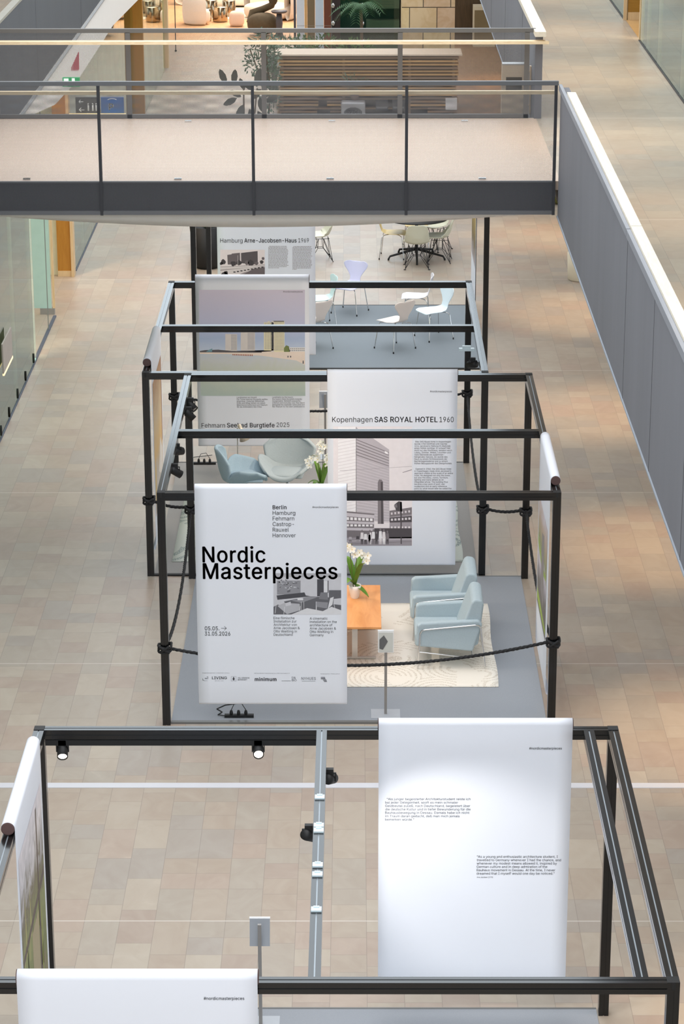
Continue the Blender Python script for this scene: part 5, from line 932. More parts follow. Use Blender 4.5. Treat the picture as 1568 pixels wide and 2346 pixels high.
def armchair(loc, label):
    """faces -x; local x 0 = front foot, .73 = rear foot; y 0..0.66"""
    r = empty('lounge_armchair', loc, label, 'armchair', 'pale blue armchairs on the cream rug'); Wd = .66
    for sgn, y0 in ((0, 0.0), (1, Wd-.075)):
        side = [(-.01, .25), (.0, .49), (.04, .515), (.66, .55), (.70, .50), (.60, .19)]
        b = MB().prism([(p[0], p[1]) for p in side], 'y', y0, y0+.075); mod(b.build('arm_panel', M_BLUEWOOL, r), bevel=.022)
    b = MB().box(-.02, .06, .22, .58, Wd-.06, .37); mod(b.build('seat_cushion', M_BLUEWOOL, r), bevel=.035)
    bk = [(.43, .32), (.585, .745), (.62, .77), (.685, .76), (.715, .72), (.66, .25), (.50, .20)]
    b = MB().prism(bk, 'y', .04, Wd-.04); mod(b.build('backrest', M_BLUEWOOL, r), bevel=.03)
    for y in (-.012, Wd+.012):
        pts = [(0.01, y, 0), (.03, y, .30), (.033, y, .40), (.05, y, .435), (.09, y, .447), (.62, y, .500), (.665, y, .492), (.68, y, .47), (.705, y, .25), (.735, y, 0)]
        MB().tube(pts, .009, 8).build('leg_frame', M_CHROME, r)
    MB().tube([(.025, -.012, .19), (.60, -.012, .12)], .007, 6).tube([(.025, Wd+.012, .19), (.60, Wd+.012, .12)], .007, 6).tube([(.03, -.012, .19), (.03, Wd+.012, .19)], .007, 6).tube([(.60, -.012, .12), (.60, Wd+.012, .12)], .007, 6).build('stretcher', M_CHROME, r)
    return r
ac = armchair((.665, 25.40, .03), 'pale blue wool armchair with chrome legs, nearer the rope')
clone(ac, (.635, 26.22, .03), 0, 'pale blue wool armchair with chrome legs, behind the other armchair')

ct = empty('coffee_table', (-.13, 26.06, .028), 'orange teak coffee table with steel T-shaped legs and an orchid on top', 'table')
mod(MB().box(-.43, -.65, .445, .415, .64, .472).build('tabletop', wood('orange_teak', (214, 140, 78), (232, 164, 102), 2.2, (5, 1, 5), .35), ct), bevel=.004)
M_SAT = mat('satin_steel', (206, 202, 196), .35, .7)
for y in (-.37, .50):
    MB().box(-.36, y-.014, 0, .36, y+.014, .022).build('foot', M_SAT, ct)
    MB().box(.10, y-.012, .02, .16, y+.012, .43).build('leg', M_SAT, ct)
    MB().box(-.36, y-.014, .43, .36, y+.014, .445).build('cross_rail', M_SAT, ct)
MB().box(-.03, -.37, .415, .03, .50, .43).build('spine', M_SAT, ct)

def orchid(loc, label, h=.6, pot=True, flowers=None, rz=0):
    r = empty('potted_orchid', loc, label, 'potted plant', 'white orchids', rz)
    if pot: MB().lathe([(.042, 0), (.05, .02), (.066, .10), (.07, .15), (.064, .15), (.06, .13), (0, .13)], n=24).build('pot', mat('white_ceramic', (240, 236, 230), .25), r)
    else: MB().lathe([(.05, 0), (.055, .08), (.05, .09), (0, .09)], n=18).build('pot', mat('mossy_pot', (150, 134, 60), .8, var=.2), r)
    zp = .13 if pot else .08
    for k, (ang, ln, up) in enumerate(((2.9, .24, .1), (-.5, .22, -.02), (1.2, .26, .18), (3.9, .2, .12), (5.3, .24, .22), (.3, .16, .25), (2.2, .2, .2))):
        def fn(u, v, ang=ang, ln=ln, up=up):
            t = v; wv = .038*sin(pi*min(1, t*.9+.1))**.7; s_ = (u-.5)*2*wv
            rr = ln*t*.8; z = zp+up*sin(t*pi*.6)+.02+.02*abs(u-.5)-.10*t*t*(1 if up < .15 else .1)
            return (rr*cos(ang)-s_*sin(ang), rr*sin(ang)+s_*cos(ang), z+.10*t*(up > .15))
        MB().grid(fn, 4, 10).build('leaf', M_ORCHL, r)
    tips = flowers or [((-.05, 0), (-.01, -.04, h*.98)), ((.03, .0), (.06, -.03, h*.8))]
    for (bx, by), (tx, ty, tz) in tips:
        pts = [Vector((bx*.3, by*.3, zp)).lerp(Vector((bx, by, tz*.9)), t)+Vector((0, 0, 0)) for t in [i/6 for i in range(7)]]
        pts += [Vector((bx, by, tz*.9)).lerp(Vector((tx, ty, tz)), t)+Vector((0, 0, .03*sin(t*pi))) for t in (.35, .7, 1)]
        MB().tube(pts, .0045, 6).build('stem', M_STEM, r)
        for j in range(5):
            t = j/4; c = Vector((bx, by, tz*.93)).lerp(Vector((tx, ty, tz)), t)+Vector((random.uniform(-.035, .035)+.03*t*(1 if tx > bx else -1), -.02+random.uniform(-.02, .02), .03-.10*t*(j % 2)-.02*j))
            fb = MB(); a0 = random.random()
            for q in range(5):
                a_ = a0+2*pi*q/5; u_ = Vector((cos(a_), -.25, sin(a_))); v_ = Vector((-sin(a_), 0, cos(a_))); w_ = .020 if q % 2 else .026
                fb.add([c, c+u_*.018+v_*w_*.7, c+u_*.040+v_*w_*.5, c+u_*.046, c+u_*.040-v_*w_*.5, c+u_*.018-v_*w_*.7], [(0, 1, 2, 3, 4, 5)], 0, True)
            fb.sell(c+Vector((0, -.012, 0)), (.006, .006, .006), 1, 6, 4, 1)
            fb.build('flower', [M_PETAL, mat('yellow_centre', (216, 190, 90), .6)], r)
    return r
orchid((0.0, 26.30, .50), 'white orchid in a white ceramic pot on the orange table', .66, True, [((-.055, -.02), (-.03, -.05, .64)), ((.02, -.02), (.09, -.04, .56))])
# side table and orchid between the swan chairs
st = empty('side_table', (-.42, 30.12, .02), 'low round white side table under the orchid beside the swan chairs', 'table')
MB().lathe([(0, .42), (.33, .42), (.34, .43), (.33, .44), (0, .44)], n=36).build('tabletop', M_WHITE, st)
for k in range(4): MB().tube([(.1*cos(k*pi/2+.6), .1*sin(k*pi/2+.6), .42), (.24*cos(k*pi/2+.6), .24*sin(k*pi/2+.6), 0)], .009, 8).build('leg', M_CHROME, st)
orchid((-.41, 30.05, .462), 'white orchid in a mossy pot beside the grey swan chair', .6, False, [((-.05, 0), (-.13, -.03, .50)), ((.02, 0), (.02, -.04, .68)), ((.04, 0), (.07, -.04, .50))])

# swan chairs ------------------------------------------------------
def interp(tb, t):
    for i in range(len(tb)-1):
        if t <= tb[i+1][0]:
            f = (t-tb[i][0])/(tb[i+1][0]-tb[i][0]); f = f*f*(3-2*f)*.5+f*.5
            return tuple(a_+(b_-a_)*f for a_, b_ in zip(tb[i][1:], tb[i+1][1:]))
    return tb[-1][1:]
def swan(loc, rz, label, m):
    """faces -y"""
    r = empty('swan_chair', loc, label, 'armchair', 'upholstered swan-shaped chairs', rz)
    # t, y, z, halfwidth, side lift z, side shift y
    tb = [(0, -.33, .37, .12, .03, .0), (.06, -.34, .41, .23, .08, .01), (.2, -.22, .40, .32, .17, .0), (.36, -.05, .37, .37, .23, -.02), (.48, .08, .37, .38, .25, -.06), (.55, .15, .39, .33, .20, -.05), (.62, .20, .43, .27, .06, -.05), (.72, .235, .54, .32, .02, -.11), (.86, .265, .70, .35, .0, -.12), (.96, .285, .80, .25, -.02, -.09), (1, .29, .83, .08, -.01, -.03)]
    def fn(u, v):
        y, z, hw, lift, sh = interp(tb, v); s_ = (u-.5)*2; p = abs(s_)**2.2
        return (s_*hw, y+sh*p, z+lift*p)
    mod(MB().grid(fn, 14, 30).build('shell', m, r), solid=.045, sub=2, off=0)
    def seat(u, v): return (.25*(2*u-1)*(1-.1*v), -.29+.40*v, .425+.03*sin(pi*v)*(1-abs(2*u-1)**3))
    mod(MB().grid(seat, 8, 8).build('seat_pad', m, r), solid=.04, sub=2, off=0)
    MB().lathe([(.0, 0), (.022, 0), (.022, .37), (0, .37)], (0, 0, 0), 12).build('pedestal', M_ALU, r)
    for k in range(4):
        c_, s_ = cos(pi/4+k*pi/2), sin(pi/4+k*pi/2); MB().tube([(0, 0, .05), (.15*c_, .15*s_, .045), (.30*c_, .30*s_, .012)], .016, 8, taper=[1.2, 1, .7]).build('base_leg', M_ALU, r)
    return r
swan((-1.47, 30.75, .03), radians(97), 'pale blue swan-shaped chair seen from the side, facing right', mat('swan_blue_wool', (156, 176, 188), .9, var=.05, scale=60, bump=.15, spec=.2))
swan((-.86, 31.02, .03), radians(-10), 'grey-blue swan-shaped chair facing the camera, left of the orchid', mat('grey_blue_wool', (164, 174, 178), .9, var=.05, scale=60, bump=.15, spec=.2))
fl = empty('floor_lamp', (-1.53, 31.75, .02), 'slim floor lamp with a tilted chrome cone shade behind the left swan chair', 'floor lamp')
MB().lathe([(0, 0), (.12, 0), (.12, .012), (0, .016)], n=24).build('base', M_CHROME, fl)
MB().tube([(0, 0, .01), (.0, 0, .78)], .0075, 8).build('pole', M_CHROME, fl)
sh = MB().lathe([(.0, .13), (.024, .13), (.025, .05), (.032, .035), (.088, -.085), (.084, -.085), (.028, .03), (.0, .03)], n=24).build('lamp_shade', mat('champagne_shade', (226, 214, 196), .3, .4), fl, (.075, -.02, .715)); sh.rotation_euler = (.1, -.42, 0)
MB().sell((.075, -.02, .70), (.03, .03, .03), 1, 10, 8).build('bulb', mat('lit_bulb', (255, 230, 190), .4, emit=4), fl)

# seven chairs -------------------------------------------------------
def seven(loc, rz, label, m, cat='chair', group='white three-lobed shell chairs'):
    """faces -y"""
    r = empty('shell_chair', loc, label, cat, group, rz)
    tb = [(0, -.235, .425, .12, 0), (.05, -.24, .44, .19, 0), (.15, -.17, .455, .215, .004), (.32, .02, .445, .205, .01), (.42, .13, .45, .155, .012), (.50, .19, .49, .095, .008), (.58, .215, .56, .095, .004), (.68, .235, .64, .15, .01), (.80, .255, .71, .205, .03), (.90, .27, .765, .225, .045), (.965, .28, .80, .195, .04), (1, .283, .812, .12, .02)]
    def fn(u, v):
        y, z, hw, lf = interp(tb, v); s_ = (u-.5)*2; p = abs(s_)**2
        return (s_*hw, y-(lf*p if v > .5 else 0), z+(lf*p if v < .5 else 0)-(.018*(1-p) if v > .97 else 0))
    mod(MB().grid(fn, 12, 30).build('seat_shell', m, r), solid=.012, sub=1, off=0)
    MB().lathe([(0, .425), (.05, .425), (.05, .44), (0, .44)], (0, .0, 0), 12).build('hub', M_BLACKCAP, r)
    for sx_ in (-1, 1):
        for sy_ in (-1, 1):
            pts = [(.01*sx_, .01*sy_, .425), (.11*sx_, .12*sy_, .425), (.165*sx_, .165*sy_, .415), (.182*sx_, .18*sy_, .385), (.235*sx_, .22*sy_, .0)]
            lg = MB().tube(pts, .0075, 8).build('leg', M_CHROME, r)
            MB().lathe([(.0, 0), (.011, 0), (.011, .028), (0, .03)], (.235*sx_, .22*sy_, 0), 8).build('foot_cap', M_BLACKCAP, lg)
    return r
c0 = seven((-.08, 40.93, .013), radians(-26), 'lilac-white shell chair facing the camera, rear middle of the farthest frame', M_LIL)
def sevenlike(loc, rz, label, m, group=None):
    c = clone(c0, loc, rz, label, group)
    for k in kids(c):
        if k.name.startswith('seat_shell'): k.data = k.data.copy(); k.data.materials[0] = m
    return c
sevenlike((1.0, 40.20, .013), radians(-93), 'white shell chair in side view facing left, rear right of the carpet', M_WSHELL)
sevenlike((1.26, 39.28, .013), radians(-62), 'bluish shell chair seen at the right edge of the carpet, facing left', mat('pale_blue_white_shell', (214, 228, 236), .4, var=.01))
sevenlike((.63, 38.62, .013), radians(-138), 'blush-white shell chair turned away, front centre of the farthest carpet', M_PEACH)
sevenlike((-.56, 40.05, .013), radians(-75), 'mint-white shell chair facing left beside the office block banner', M_MINT)
sevenlike((-.66, 38.62, .013), radians(-140), 'blush-white shell chair mostly hidden behind the office block banner, nearest on its side', M_PEACH)
# cafe group beyond
def wirechair(loc, rz, label, m):
    r = empty('wire_base_chair', loc, label, 'chair', 'cream shell chairs at the cafe tables', rz)
    tb = [(0, -.24, .435, .15, .0), (.06, -.245, .45, .21, .01), (.2, -.15, .44, .235, .03), (.38, .03, .425, .235, .05), (.52, .15, .46, .225, .06), (.66, .20, .56, .21, .05), (.82, .235, .70, .20, .03), (.94, .26, .79, .165, .01), (1, .265, .81, .09, 0)]
    def fn(u, v):
        y, z, hw, lf = interp(tb, v); s_ = (u-.5)*2; p = abs(s_)**2.4
        return (s_*hw, y-(lf*1.2*p if v > .45 else 0), z+(lf*p if v < .7 else 0))
    mod(MB().grid(fn, 12, 26).build('seat_shell', m, r), solid=.012, sub=1, off=0)
    wb = MB()
    for sx_ in (-1, 1):
        for sy_ in (-1, 1):
            for ox, oy in ((.12, .04), (.04, .12)): wb.tube([(ox*sx_*1.2, oy*sy_*1.2, .41), (.21*sx_, .20*sy_, .01)], .005, 5)
            wb.tube([(.21*sx_, .2*sy_, .012), (.06*sx_, .05*sy_, .22)], .005, 5); wb.tube([(.06*sx_, .05*sy_, .22), (.15*sx_, .05*sy_, .41)], .005, 5)
            wb.tube([(.215*sx_-.02, .205*sy_, .008), (.215*sx_+.02, .205*sy_, .008)], .008, 5)
        wb.tube([(.06*sx_, -.05, .22), (.06*sx_, .05, .22)], .005, 5); wb.tube([(-.06, .05*sx_, .22), (.06, .05*sx_, .22)], .005, 5); wb.tube([(.15*sx_, -.15, .41), (.15*sx_, .15, .41)], .005, 5)
    wb.build('wire_base', M_WIRE, r)
    return r
w0 = wirechair((1.1, 44.16, 0), pi, 'cream shell chair with black wire base, back to the camera at the cafe table', M_DSR)
clone(w0, (1.52, 44.66, 0), radians(-95), 'cream shell chair right of the cafe table, in side view', None)
clone(w0, (1.48, 45.6, 0), radians(-40), 'cream shell chair behind the cafe table, mostly under the bridge edge', None)
clone(w0, (-.62, 44.78, 0), radians(-82), 'cream shell chair with wire base right of the office block banner', None)
sevenlike((.68, 44.98, 0), radians(85), 'pale yellow shell chair left of the cafe table with chrome legs', M_YEL, 'pale yellow shell chairs')
sevenlike((1.12, 45.75, 0), 0, 'pale yellow shell chair on the far side of the cafe table', M_YEL, 'pale yellow shell chairs')
def cafe_table(loc, label):
    r = empty('cafe_table', loc, label, 'table', 'black cafe tables')
    MB().lathe([(0, .725), (.56, .725), (.565, .735), (.56, .745), (0, .745)], n=40).build('tabletop', M_BLACKCAP, r)
    MB().lathe([(.03, .1), (.03, .72)], n=12).build('column', M_BLACKCAP, r)
    for k in range(5):
        t_ = -pi/2+k*2*pi/5; MB().tube([(.02*cos(t_), .02*sin(t_), .17), (.50*cos(t_), .50*sin(t_), .07), (.53*cos(t_), .53*sin(t_), .02), (.53*cos(t_), .53*sin(t_), 0)], .018, 8, taper=[1.5, 1, 1, 1]).build('base_leg', M_BLACKCAP, r)
    return r
cafe_table((1.11, 44.88, 0), 'round black cafe table with a five-star base among cream chairs')
cafe_table((-1.35, 45.0, 0), 'black cafe table behind the office block banner')
# plants and pots by the far frame
def leafball(mb, c, r, n, ls, asp=.4, mi=0, up=0):
    for _ in range(n):
        while True:
            q = Vector((random.uniform(-1, 1), random.uniform(-1, 1), random.uniform(-1, 1)))
            if q.length < 1: break
        p = Vector((c[0]+q.x*r[0], c[1]+q.y*r[1], c[2]+q.z*r[2]))
        d = (Vector((q.x, q.y, q.z+up))+Vector([random.uniform(-.6, .6) for _ in range(3)])).normalized(); s_ = d.cross(Vector([random.uniform(-1, 1) for _ in range(3)])).normalized()
        l = ls*random.uniform(.6, 1.2)
        mb.add([p, p+d*l*.5+s_*l*asp*.5, p+d*l, p+d*l*.5-s_*l*asp*.5], [(0, 1, 2, 3)], mi)
ap = empty('potted_agave', (-2.62, 44.2, 0), 'spiky green plant in a tall black pot left of the farthest frame', 'potted plant')
MB().lathe([(.2, 0), (.27, .1), (.28, .75), (.25, .75), (.24, .7), (0, .7)], n=24).build('pot', M_BLACKCAP, ap)
b = MB(); 
for k in range(26):
    t_ = random.uniform(0, 2*pi); e = random.uniform(.25, 1.3); d = Vector((cos(t_)*cos(e), sin(t_)*cos(e), sin(e))); s_ = Vector((-sin(t_), cos(t_), 0)); p0 = Vector((0, 0, .7)); l = random.uniform(.3, .55)
    b.add([p0+s_*.02, p0+d*l*.5+s_*.03, p0+d*l+Vector((0, 0, -.05)), p0+d*l*.5-s_*.03, p0-s_*.02], [(0, 1, 2, 3, 4)])
b.build('spiky_leaves', M_LEAF, ap)
vz = MB().lathe([(.12, 0), (.2, .15), (.24, .5), (.16, .85), (.1, 1.0), (.12, 1.05), (0, 1.02)], n=24).build('woven_jar', mat('woven_taupe', (128, 112, 96), .9, var=.25, scale=50, bump=.4), None, (-2.78, 45.6, 0)); tag(vz, 'tall woven taupe jar behind the black pot', 'jar')
for i, (x, y, h_, lab) in enumerate(((3.92, 43.25, .50, 'white cylindrical stool under the right walkway, nearer the camera'), (4.13, 47.7, .42, 'white cylindrical stool under the right walkway, farther away'))):
    o = MB().lathe([(0, .0), (.20, 0), (.22, .02), (.235, h_-.03), (.21, h_), (0, h_)], n=32).build('stool', mat('cream_plaster_stool', (226, 216, 194), .7, var=.03), None, (x, y, 0)); tag(o, lab, 'stool', 'white cylindrical stools')
gp = empty('potted_shrub', (4.08, 49.6, 0), 'green rounded planter beside the right walkway edge', 'potted plant')
MB().lathe([(.1, 0), (.22, .08), (.26, .22), (.2, .34), (0, .34)], n=20).build('pot', mat('olive_pot', (104, 104, 44), .6), gp); b = MB(); leafball(b, (0, 0, .55), (.28, .28, .22), 220, .09); b.build('foliage', M_LEAF, gp)

# ================================================================== BEYOND THE BRIDGE
def bwood(i): return M_SLAT[i % 3]
M_SLAT = [wood('brown_slat', (136, 104, 74), (160, 126, 92), 3, (1, 10, 10)), wood('tan_slat', (182, 142, 92), (204, 164, 112), 3, (1, 10, 10)), wood('grey_brown_slat', (128, 104, 84), (146, 120, 98), 3, (1, 10, 10))]
bar = empty('slatted_counter', (.32, 58.4, 0), 'large horizontal wooden slat counter with open compartments beyond the bridge', 'counter')
b = MB().box(-2.06, -.35, 0, 2.04, .45, .02); b.box(-2.0, -.1, .02, 2.0, .42, 1.6, 0); b.build('core', mat('dark_core', (58, 50, 44), .8), bar)
b = MB().box(-2.12, -.42, 1.63, 2.12, .5, 1.665).build('countertop', mat('pale_counter_top', (222, 204, 184), .6), bar)
b = MB()
for k in range(21):
    z = .03+.0765*k; e0 = random.uniform(-.04, .05); e1 = random.uniform(-.04, .05); mi = (1, 0, 2)[k % 3] if random.random() > .25 else 1
    segs = [(-2.06-e0, 2.0+e1)] if z > .66 else ([(-2.06-e0, -1.15), (-.95, -.62), (.95, 2.02+e1)] if z > .42 else [(-2.06-e0, -1.18), (-.88, -.50), (1.35, 2.0+e1)])
    for x0_, x1_ in segs: b.box(x0_, -.38+random.uniform(-.03, .02), z, x1_, .45, z+.042, mi)
for x in (-2.0, -.6, .9, 1.9): b.box(x, -.34, 0, x+.06, .4, 1.63, 2)
b.box(-1.2, -.3, .62, 2.0, .4, .66, 2).box(-1.2, -.3, .40, 2.0, .4, .43, 0)
b.build('wooden_slats', M_SLAT, bar)
cc = empty('drinks_cooler', (.0-.035, 57.85, 0), 'grey drinks cooler with a white script logo in front of the slat counter', 'cooler')
mod(MB().box(-.275, -.25, 0, .275, .1, .64).build('cooler_body', mat('pale_grey_metal', (176, 176, 180), .4, .3), cc), bevel=.04)
MB().prism([(-.2, .35), (.2, .35), (.2, .44), (.14, .50), (.06, .53), (-.06, .53), (-.14, .50), (-.2, .44)], 'y', -.256, -.25).build('logo_panel', mat('charcoal_panel', (62, 62, 66), .5), cc)
vs, fs, a0, a1 = glyphs('Coca-Cola', .01); t = MB(); sx_ = .34/(a1-a0); t.add([(-.17+(v[0]-a0)*sx_+.12*v[1]*.12, -.2585, .385+v[1]*.17) for v in vs], fs); t.build('logo_lettering', mat('white_ink', (240, 240, 242)), cc)
b = MB()
for k in range(7): b.tube([(-.17+.055*k, -.262, .16), (-.17+.055*k, -.262, .29), (-.165+.055*k, -.262, .325)], .016, 8, taper=[1, 1, .5])
b.build('bottle_icons', mat('icy_blue', (190, 214, 222), .4), cc)
wb_ = MB().box(-.13, -.15, 0, .13, .12, .24).build('white_box', mat('white_box', (228, 226, 228), .5), None, (2.2, 58.0, .43)); tag(wb_, 'small white box in the right end of the slat counter', 'box')
for k, (x, w_) in enumerate(((.62, .28), (1.0, .28), (.70, .5), (-.95, .4))):
    o = MB().box(-w_/2, -.15, 0, w_/2, .15, .2).box(-w_/2+.02, -.152, .05, w_/2-.02, -.15, .09, 1).build('crate', [mat('dark_crate', (60, 60, 64), .6), mat('crate_slot', (120, 120, 124))], None, (x, 57.95, .42 if k < 2 else .0)); tag(o, ['upper left dark crate in the slat counter opening', 'upper right dark crate in the slat counter opening', 'long lower dark crate in the slat counter opening', 'dark crate in the left opening of the slat counter'][k], 'crate', 'dark crates in the slat counter')
vp = empty('vase', (.0, 57.9, .645), 'small brown vase with grassy leaves on the drinks cooler', 'vase'); MB().lathe([(.05, 0), (.1, .08), (.09, .16), (.04, .22), (0, .22)], n=16).build('vase_body', mat('brown_ceramic', (120, 96, 84), .4), vp)
b = MB(); leafball(b, (0, 0, .40), (.28, .1, .12), 60, .2, .1, up=.5); b.build('foliage', M_LEAFG, vp)
# pier
def blocks(name):
    m = bpy.data.materials.new(name); m.use_nodes = True; nt = m.node_tree; N, L = nt.nodes, nt.links
    bs_ = N['Principled BSDF']; tc = N.new('ShaderNodeTexCoord'); mp = N.new('ShaderNodeMapping'); mp.inputs['Rotation'].default_value = (pi/2, 0, 0)
    bk = N.new('ShaderNodeTexBrick'); bk.inputs['Scale'].default_value = 1; bk.inputs['Brick Width'].default_value = .64; bk.inputs['Row Height'].default_value = .49; bk.inputs['Mortar Size'].default_value = .010
    bk.inputs['Color1'].default_value = lin((214, 194, 150)); bk.inputs['Color2'].default_value = lin((198, 170, 142)); bk.inputs['Mortar'].default_value = lin((78, 68, 54)); bk.inputs['Mortar Smooth'].default_value = 0
    no = N.new('ShaderNodeTexNoise'); no.inputs['Scale'].default_value = 2.5; no.inputs['Distortion'].default_value = 2; mx = N.new('ShaderNodeMix'); mx.data_type = 'RGBA'; mx.blend_type = 'MULTIPLY'; mx.inputs[0].default_value = .5
    cr = N.new('ShaderNodeValToRGB'); cr.color_ramp.elements[0].color = (.8, .7, .55, 1); cr.color_ramp.elements[0].position = .35; cr.color_ramp.elements[1].position = .6
    L.new(tc.outputs['Object'], mp.inputs[0]); L.new(mp.outputs[0], bk.inputs['Vector']); L.new(tc.outputs['Object'], no.inputs['Vector']); L.new(no.outputs[0], cr.inputs[0])
    L.new(bk.outputs[0], mx.inputs[6]); L.new(cr.outputs[0], mx.inputs[7]); L.new(mx.outputs[2], bs_.inputs['Base Color']); bs_.inputs['Roughness'].default_value = .7
    return m
struct('wall_pier', MB().box(1.10, 60, 0, 2.34, 61.2, 4.5), blocks('sandstone_blocks'))
# glass lift with a palm
gl = empty('glass_lift_shaft', (.35, 66, 0), 'glass lift shaft with chrome fittings and dark green interior beyond the slat counter', 'lift')
MB().box(-.95, .9, 0, .95, 1.0, 4.4).build('back_panel', mat('dark_green_panel', (22, 58, 48), .3), gl)
for k in range(7): MB().box(-.05 if k % 2 else -.0, .6, .3+.62*k, .85, .88, .62+.62*k).build('landing_panel', mat('grey_green_panel', (128, 128, 108), .5, var=.1), gl)
MB().box(-.95, 0, 0, .95, .02, 4.4).build('front_glass', glass('lift_glass', (.8, .93, .88)), gl)
MB().box(-.95, -.02, 0, -.72, .3, 4.4).box(.80, .0, 0, .93, .2, 4.4).build('dark_frame', mat('dark_brown_frame', (48, 36, 34), .4), gl)
b = MB()
for x in (-.9, -.15, .9):
    for k in range(9): b.lathe([(.03, 0), (.05, .03), (.05, .09), (.03, .12)], (x, -.06, .3+.45*k), 10)
b.build('chrome_fittings', M_CHROME, gl)
MB().box(-.96, -.05, 0, -.93, -.02, 4.4).box(.93, -.05, 0, .99, -.02, 4.4).build('chrome_mullion', M_CHROME, gl)
palm = empty('palm', (.15, 64.9, 0), 'green feathery palm in front of the glass lift', 'potted plant')
MB().lathe([(.15, 0), (.22, .3), (.2, .4), (0, .4)], n=16).build('pot', M_BLACKCAP, palm); MB().tube([(0, 0, .3), (.03, 0, 1.2), (0, 0, 1.9)], .04, 8).build('trunk', M_BARK, palm)
b = MB()
for k in range(13):
    t_ = 2*pi*k/13+.2; L_ = random.uniform(.6, .85); el = random.uniform(.3, 1.1)
    for j in range(16):
        s_ = j/16; p0 = Vector((cos(t_)*L_*s_*cos(el*.5), sin(t_)*L_*s_*.6, 1.85+L_*s_*sin(el)-.75*s_*s_)); d = Vector((cos(t_), sin(t_), -.4)).normalized()
        for sg in (-1, 1):
            q = Vector((-sin(t_)*sg, cos(t_)*sg, -.5)).normalized(); l = .3*(1-s_*.5); b.add([p0, p0+d*.02+q*l*.5, p0+q*l+d*.10, p0+q*l*.5-d*.01], [(0, 1, 2, 3)])
b.build('fronds', leafm('palm_leaf', (72, 110, 64), (36, 74, 48)), palm)
# divider panels of the far shop
for (xa, xb, c, lab) in ((680, 698, (214, 216, 222), 'pale grey upright panel, leftmost of the far shop partition'), (698.5, 704, (206, 160, 104), 'narrow orange wood upright in the far shop partition'), (704.5, 722, (124, 104, 76), 'brown upright panel in the far shop partition'), (722.5, 742, (196, 208, 220), 'pale blue upright panel in the far shop partition'), (742.5, 773, (112, 62, 42), 'red-brown upright panel in the far shop partition')):
    A, B_ = un('y', 70, xa, 60), un('y', 70, xb, 60)
    o = MB().box(-(B_.x-A.x)/2, 0, 0, (B_.x-A.x)/2, .08, 3.6).box(-(B_.x-A.x)/2, -.002, .62, (B_.x-A.x)/2, 0, .63, 1).build('partition_panel', [mat('partition_%d' % xa, c, .5, var=.04), mat('partition_line', (150, 140, 130))], None, ((A.x+B_.x)/2, 70, 0)); tag(o, lab, 'partition', 'upright panels of the far shop')
o = MB().box(-.03, 0, 0, .03, .06, 3.6).build('dark_column', mat('dark_column', (66, 66, 74), .5), None, (un('y', 70, 676, 60).x, 70, 0)); tag(o, 'dark thin column at the right edge of the lounge', 'column')
# lounge floor + rug
lf = MB().add([(-9, 71, .004), (3.3, 71, .004), (3.3, 96, .004), (-9, 96, .004)], [(0, 1, 2, 3)]); struct('floor_lounge', lf, wood('warm_oak_floor', (206, 158, 112), (222, 176, 130), 2, (3, 1, 1), .4))
struct('wall_far', MB().box(-9, 96, 0, 12, 96.2, 9), M_CREAM)
o = MB().lathe([(0, .005), (1.5, .005), (1.5, .02), (0, .02)], n=40).build('lounge_rug', mat('cream_rug', (226, 214, 196), .95, var=.05, scale=20), None, (-3.6, 77.2, 0)); tag(o, 'round cream rug under the metal tables in the far lounge', 'rug')
M_BOUCLE = mat('cream_boucle', (230, 216, 198), .95, var=.06, scale=50, bump=.3)
def sofa(loc, rz, label, w_, d_, h_):
    r = empty('curved_sofa', loc, label, 'sofa', 'cream curved sofas', rz)
    def back(u, v):
        a_ = pi*u; rr = 1+.16*cos(2*pi*v); return (-cos(a_)*w_*rr, sin(a_)*d_*rr-.05, h_*.52+h_*.5*sin(2*pi*v))
    MB().grid(back, 28, 12).build('backrest', M_BOUCLE, r)
    MB().sell((0, .1*d_, .24), (w_*.9, d_*.75, .22), .5).build('seat', M_BOUCLE, r)
    return r
sofa((-3.4, 78.9, 0), 0, 'long cream curved sofa at the back of the far lounge', 1.9, 1.0, .9)
sofa((-2.55, 75.9, 0), radians(-40), 'cream curved sofa at the right of the far lounge', .8, .75, .95)
ar = sofa((-4.55, 74.9, 0), radians(115), 'rounded cream tub chair at the left of the far lounge', .42, .45, .78); ar['category'] = 'armchair'; ar['group'] = 'cream lounge chairs'; ar.name = 'tub_chair'
M_BRONZE = mat('polished_bronze', (176, 158, 132), .12, 1)
for i, (px_, py_, r_, h_) in enumerate(((505, 50, .22, .42), (470, 48, .2, .34), (482, 40, .22, .5), (525, 38, .2, .46), (335, 45, .2, .5), (350, 48, .18, .42))):
    P = un('z', 0, px_, py_)
    o = MB().lathe([(0, 0), (r_*.96, 0), (r_, .03), (r_, h_-.01), (r_*.97, h_), (0, h_)], n=24).build('drum_table', M_BRONZE, None, (P.x, P.y, .02 if i < 4 else 0)); tag(o, ['front polished bronze drum table in the far lounge', 'leftmost small bronze drum table on the lounge rug', 'taller bronze drum table behind the front one', 'bronze drum table at the right of the table cluster', 'polished bronze drum table behind the left shop glass', 'smaller bronze drum table behind the left shop glass'][i], 'table', 'bronze drum tables')
P = un('z', 0, 543, 60); o = MB().sell((0, 0, .22), (.22, .22, .22), .55).build('pouf', mat('blush_boucle', (226, 196, 172), .95, var=.05, scale=50, bump=.3), None, (P.x, P.y, .0)); tag(o, 'small blush pouf beside the dark sculptural chair', 'pouf')
ch = empty('sculptural_chair', (-2.6, 72.6, 0), 'dark brown sculptural chair in front of the lounge plants', 'armchair'); M_OL = mat('dark_olive_velvet', (92, 76, 52), .85, var=.2, scale=12)
